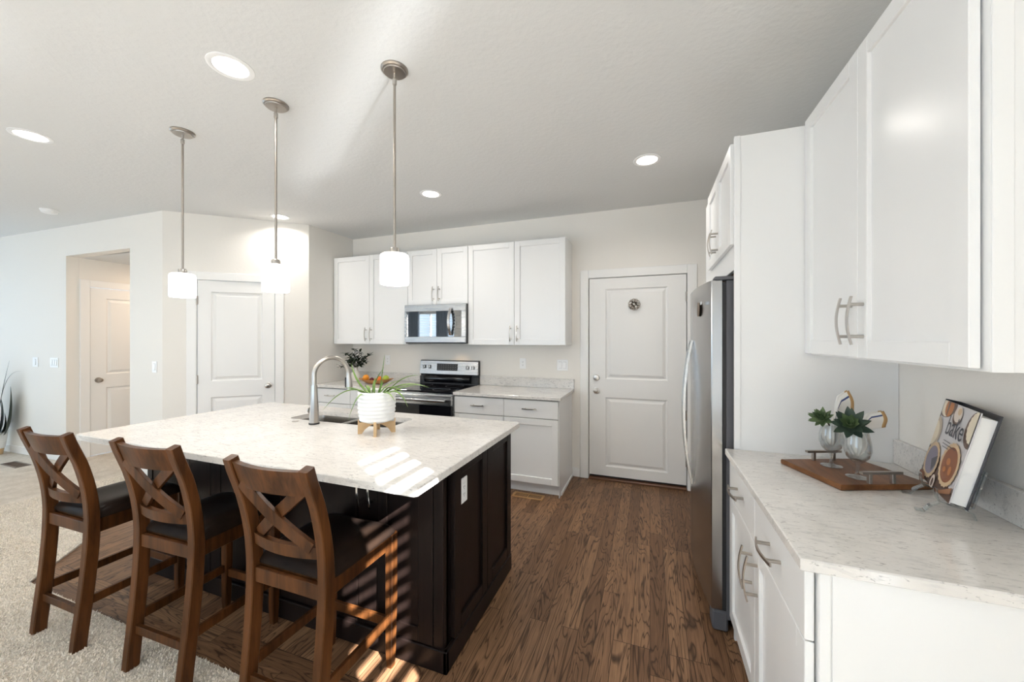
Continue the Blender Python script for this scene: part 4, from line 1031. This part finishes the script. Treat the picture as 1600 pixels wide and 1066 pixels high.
napkin(.676, 1.842, 'white napkin with tan edge standing tall in the back glass', (.004, .096), (.072, .134), (.094, .052), (.010, .006))
napkin(.710, 1.722, 'white napkin with tan edge lying sideways in the front glass', (.006, .062), (.098, .076), (.106, .016), (.014, .002))
def succulent(x, y, ro, zo, fo, rad, nrm, label, m):
    zr = cbz + .0203 + .165; c = Vector((x, y, zr + zo)) + RT * ro + FW * fo; o = tuple(c)
    r = thing('succulent', label, 'succulent', o); q = (nrm).normalized().to_track_quat('Z', 'Y'); rnd = random.Random(int(rad * 1e4))
    mb = MB(o); mi = MB(o)
    for ring_, (n_, el, ln, w) in enumerate(((5, 70, .50, .34), (7, 48, .68, .40), (8, 26, .88, .44), (9, 5, 1.0, .46))):
        for k in range(n_):
            a = 2 * math.pi * (k + .5 * (ring_ % 2)) / n_ + rnd.uniform(-.1, .1); e = R(el + rnd.uniform(-6, 6))
            d_ = q @ Vector((math.cos(a) * math.cos(e), math.sin(a) * math.cos(e), math.sin(e))); up = q @ Vector((0, 0, 1)); s_ = d_.cross(up).normalized(); L = rad * ln * rnd.uniform(.9, 1.1)
            t = mb if ring_ > 1 else mi
            leaf_strip(t, arc(c + d_ * .004, c + d_ * L * .55 - up * .004, c + d_ * L + up * rad * .12, 6), rad * w, .14, s_)
    mb.build('outer_leaves', m, r, angle=60); mi.build('inner_leaves', 'succulent', r, angle=60)
    e_ = Vector((x, y, zr - .02))
    MB(o).tube(arc(c, (c + e_) / 2 + Vector((0, 0, .02)), e_, 6), .003, 7).build('stem', 'stem', r)
succulent(.676, 1.842, -.046, .028, -.01, .046, Vector((-.55, -.45, .6)), 'green succulent rosette in the back glass', 'succulent')
succulent(.710, 1.722, -.036, .030, -.012, .062, Vector((-.35, -.75, .55)), 'larger dark-edged succulent rosette in the front glass', 'succ_dark')

# ------------------------------------------------------------------ cookbook on a clear stand
K = .96
B0 = Vector((.921 * K, 1.797 * K, .965)); be = Vector((-.27296, -.96202, 0)); bn = Vector((.96202, -.27296, 0)); bu = (Vector((0, 0, 1)) * math.cos(R(13)) + bn * math.sin(R(13))); bd = be.cross(bu).normalized()
if bd.dot(bn) < 0: bd = -bd
BW, BH = .288, .274
def bk(s_, t_, d_=0): return B0 + be * s_ + bu * t_ + bd * d_
o = tuple(bk(BW / 2, 0)); r = thing('cookbook', 'thick cookbook titled bake leaning on a clear stand', 'book', o)
bm_ = Matrix((be, bu, bd)).transposed().to_4x4(); bm_.translation = B0
def lm(mb, name, m=None, **k): mb.org = Vector(o); return mb.build(name, m, r, xf=bm_, **k)
M['cover'] = mat('cover_grey', (.60, .575, .58), .35); M['cover_dark'] = mat('cover_black', (.018, .018, .025), .4)
lm(MB().box(0, BW - .002, 0, BH, 0, .0028, .0006), 'front_cover', 'cover')
lm(MB().box(.004, BW - .006, .004, BH - .012, .0030, .034), 'page_block', 'paper')
lm(MB().box(-.004, BW + .004, -.002, BH + .004, .0342, .0375, .0006), 'back_cover', 'cover_dark')
lm(MB().box(-.006, -.001, -.002, BH + .004, 0, .0372, .0006), 'spine', 'cover_dark')
def clipdisc(cx_, cy_, rx, ry, n=28, wob=0):
    out = []
    for k in range(n):
        a = 2 * math.pi * k / n; q = 1 + wob * (k % 2)
        out.append((min(max(cx_ + rx * q * math.cos(a), 0), 1) * (BW - .002), min(max(cy_ + ry * q * math.sin(a), 0), 1) * BH))
    return out
lay = [0]
def art(m, pts):
    lay[0] += 1; z = -.0002 * lay[0]; artm.use(m); artm._f([artm.bm.verts.new((x, y, z)) for x, y in pts])
for n_, c in (('pie_crust', (.62, .44, .26)), ('pecan', (.25, .075, .02)), ('berry', (.22, .19, .25)), ('bowl_tan', (.50, .40, .30)), ('pumpkin', (.46, .16, .03)), ('shade_brown', (.13, .075, .055)), ('cream_pie', (.78, .68, .52)), ('cup', (.70, .60, .52)), ('ink', (.03, .03, .045)), ('rolling_pin', (.34, .16, .08)), ('berry_dark', (.05, .045, .06))): M[n_] = mat(n_, c, .4)
artm = MB()
art('shade_brown', [(0, 0), (BW - .002, 0), (BW - .002, .10 * BH), (.55 * BW, .22 * BH), (.30 * BW, .46 * BH), (0, .44 * BH)])
art('shade_brown', clipdisc(.10, .97, .30, .17)); art('cream_pie', clipdisc(.13, .94, .17, .13)); art('pumpkin', clipdisc(.20, .93, .12, .11)); art('shade_brown', [(.14 * BW, 1 * BH), (.17 * BW, .83 * BH), (.19 * BW, .83 * BH), (.20 * BW, 1 * BH)])
art('bowl_tan', clipdisc(.0, .60, .20, .19)); art('cream_pie', clipdisc(-.03, .58, .17, .16))
art('shade_brown', clipdisc(.50, .87, .12, .10)); art('cup', clipdisc(.51, .895, .11, .09)); art('pie_crust', clipdisc(.53, .93, .05, .04))
art('shade_brown', clipdisc(.97, .80, .17, .20)); art('cream_pie', clipdisc(1.0, .83, .15, .17, 36, .07))
art('pie_crust', clipdisc(.22, .27, .205, .215, 40, .08)); art('berry', clipdisc(.22, .27, .165, .175)); art('berry_dark', [(.22 * BW, .28 * BH), (.37 * BW, .36 * BH), (.38 * BW, .25 * BH), (.30 * BW, .15 * BH)])
art('pie_crust', clipdisc(.73, .35, .235, .24, 44, .07)); art('pecan', clipdisc(.73, .35, .195, .20)); art('pumpkin', clipdisc(.70, .38, .05, .04)); art('pumpkin', clipdisc(.80, .30, .04, .05)); art('pumpkin', clipdisc(.66, .28, .04, .03))
art('rolling_pin', [(.62 * BW, 0), (.70 * BW, 0), (BW - .002, .10 * BH), (BW - .002, .17 * BH)]); art('cup', clipdisc(.47, .06, .06, .09)); art('shade_brown', clipdisc(.47, .06, .03, .05)); art('pecan', clipdisc(.10, .06, .09, .03)); art('pecan', clipdisc(.16, .02, .10, .02))
for i, (a, b) in enumerate(((.40, .60), (.40, .78), (.42, .60))): y = .565 - .035 * i; art('ink', [(a * BW, (y - .004) * BH), (b * BW, (y - .004) * BH), (b * BW, (y + .004) * BH), (a * BW, (y + .004) * BH)])
lm(artm, 'cover_pictures', None, smooth=False, recalc=False)
fc = bpy.data.curves.new('title', 'FONT'); fc.body = 'bake'; fc.size = .092; fc.align_x = 'CENTER'; fc.extrude = .0001
fo = bpy.data.objects.new('title_text', fc); COL.objects.link(fo)
bpy.context.view_layer.update(); dg = bpy.context.evaluated_depsgraph_get()
tm = bpy.data.meshes.new_from_object(fo.evaluated_get(dg)); bpy.data.objects.remove(fo)
sc_ = Matrix.Translation((.60 * BW, .640 * BH, -.0002 * (lay[0] + 2))) @ Matrix.Diagonal((.80, .95, 1, 1))
tm.transform(Matrix.Translation(-Vector(o)) @ bm_ @ sc_)
tm.materials.clear(); tm.materials.append(M['ink']); to = bpy.data.objects.new('title', tm); COL.objects.link(to); to.parent = r
o = tuple(B0 + be * .16 - Vector((0, 0, .05))); r = thing('book_stand', 'clear acrylic easel under the cookbook', 'book stand', o)
def sp(s_, n_, z): q = B0 + be * s_ + bn * n_; return Vector((q.x, q.y, z))
for s_ in (.075, .235):
    mb = MB(o)
    mb.bar([sp(s_, -.014, .992), sp(s_, -.012, .962), sp(s_, -.008, .955), sp(s_, .040, .9435), sp(s_, .058, .951), sp(s_, .083, 1.06)], .020, .005, be); mb.build('cradle', 'acrylic', r)
    mb = MB(o); mb.bar([sp(s_, -.008, .9505), sp(s_, -.028, .935), sp(s_, -.040, .9175), sp(s_, -.058, .917)], .020, .005, be); mb.build('front_foot', 'acrylic', r)
    mb = MB(o); mb.bar([sp(s_, .046, .9405), sp(s_, .058, .934), sp(s_, .064, .917)], .020, .005, be); mb.build('rear_foot', 'acrylic', r)
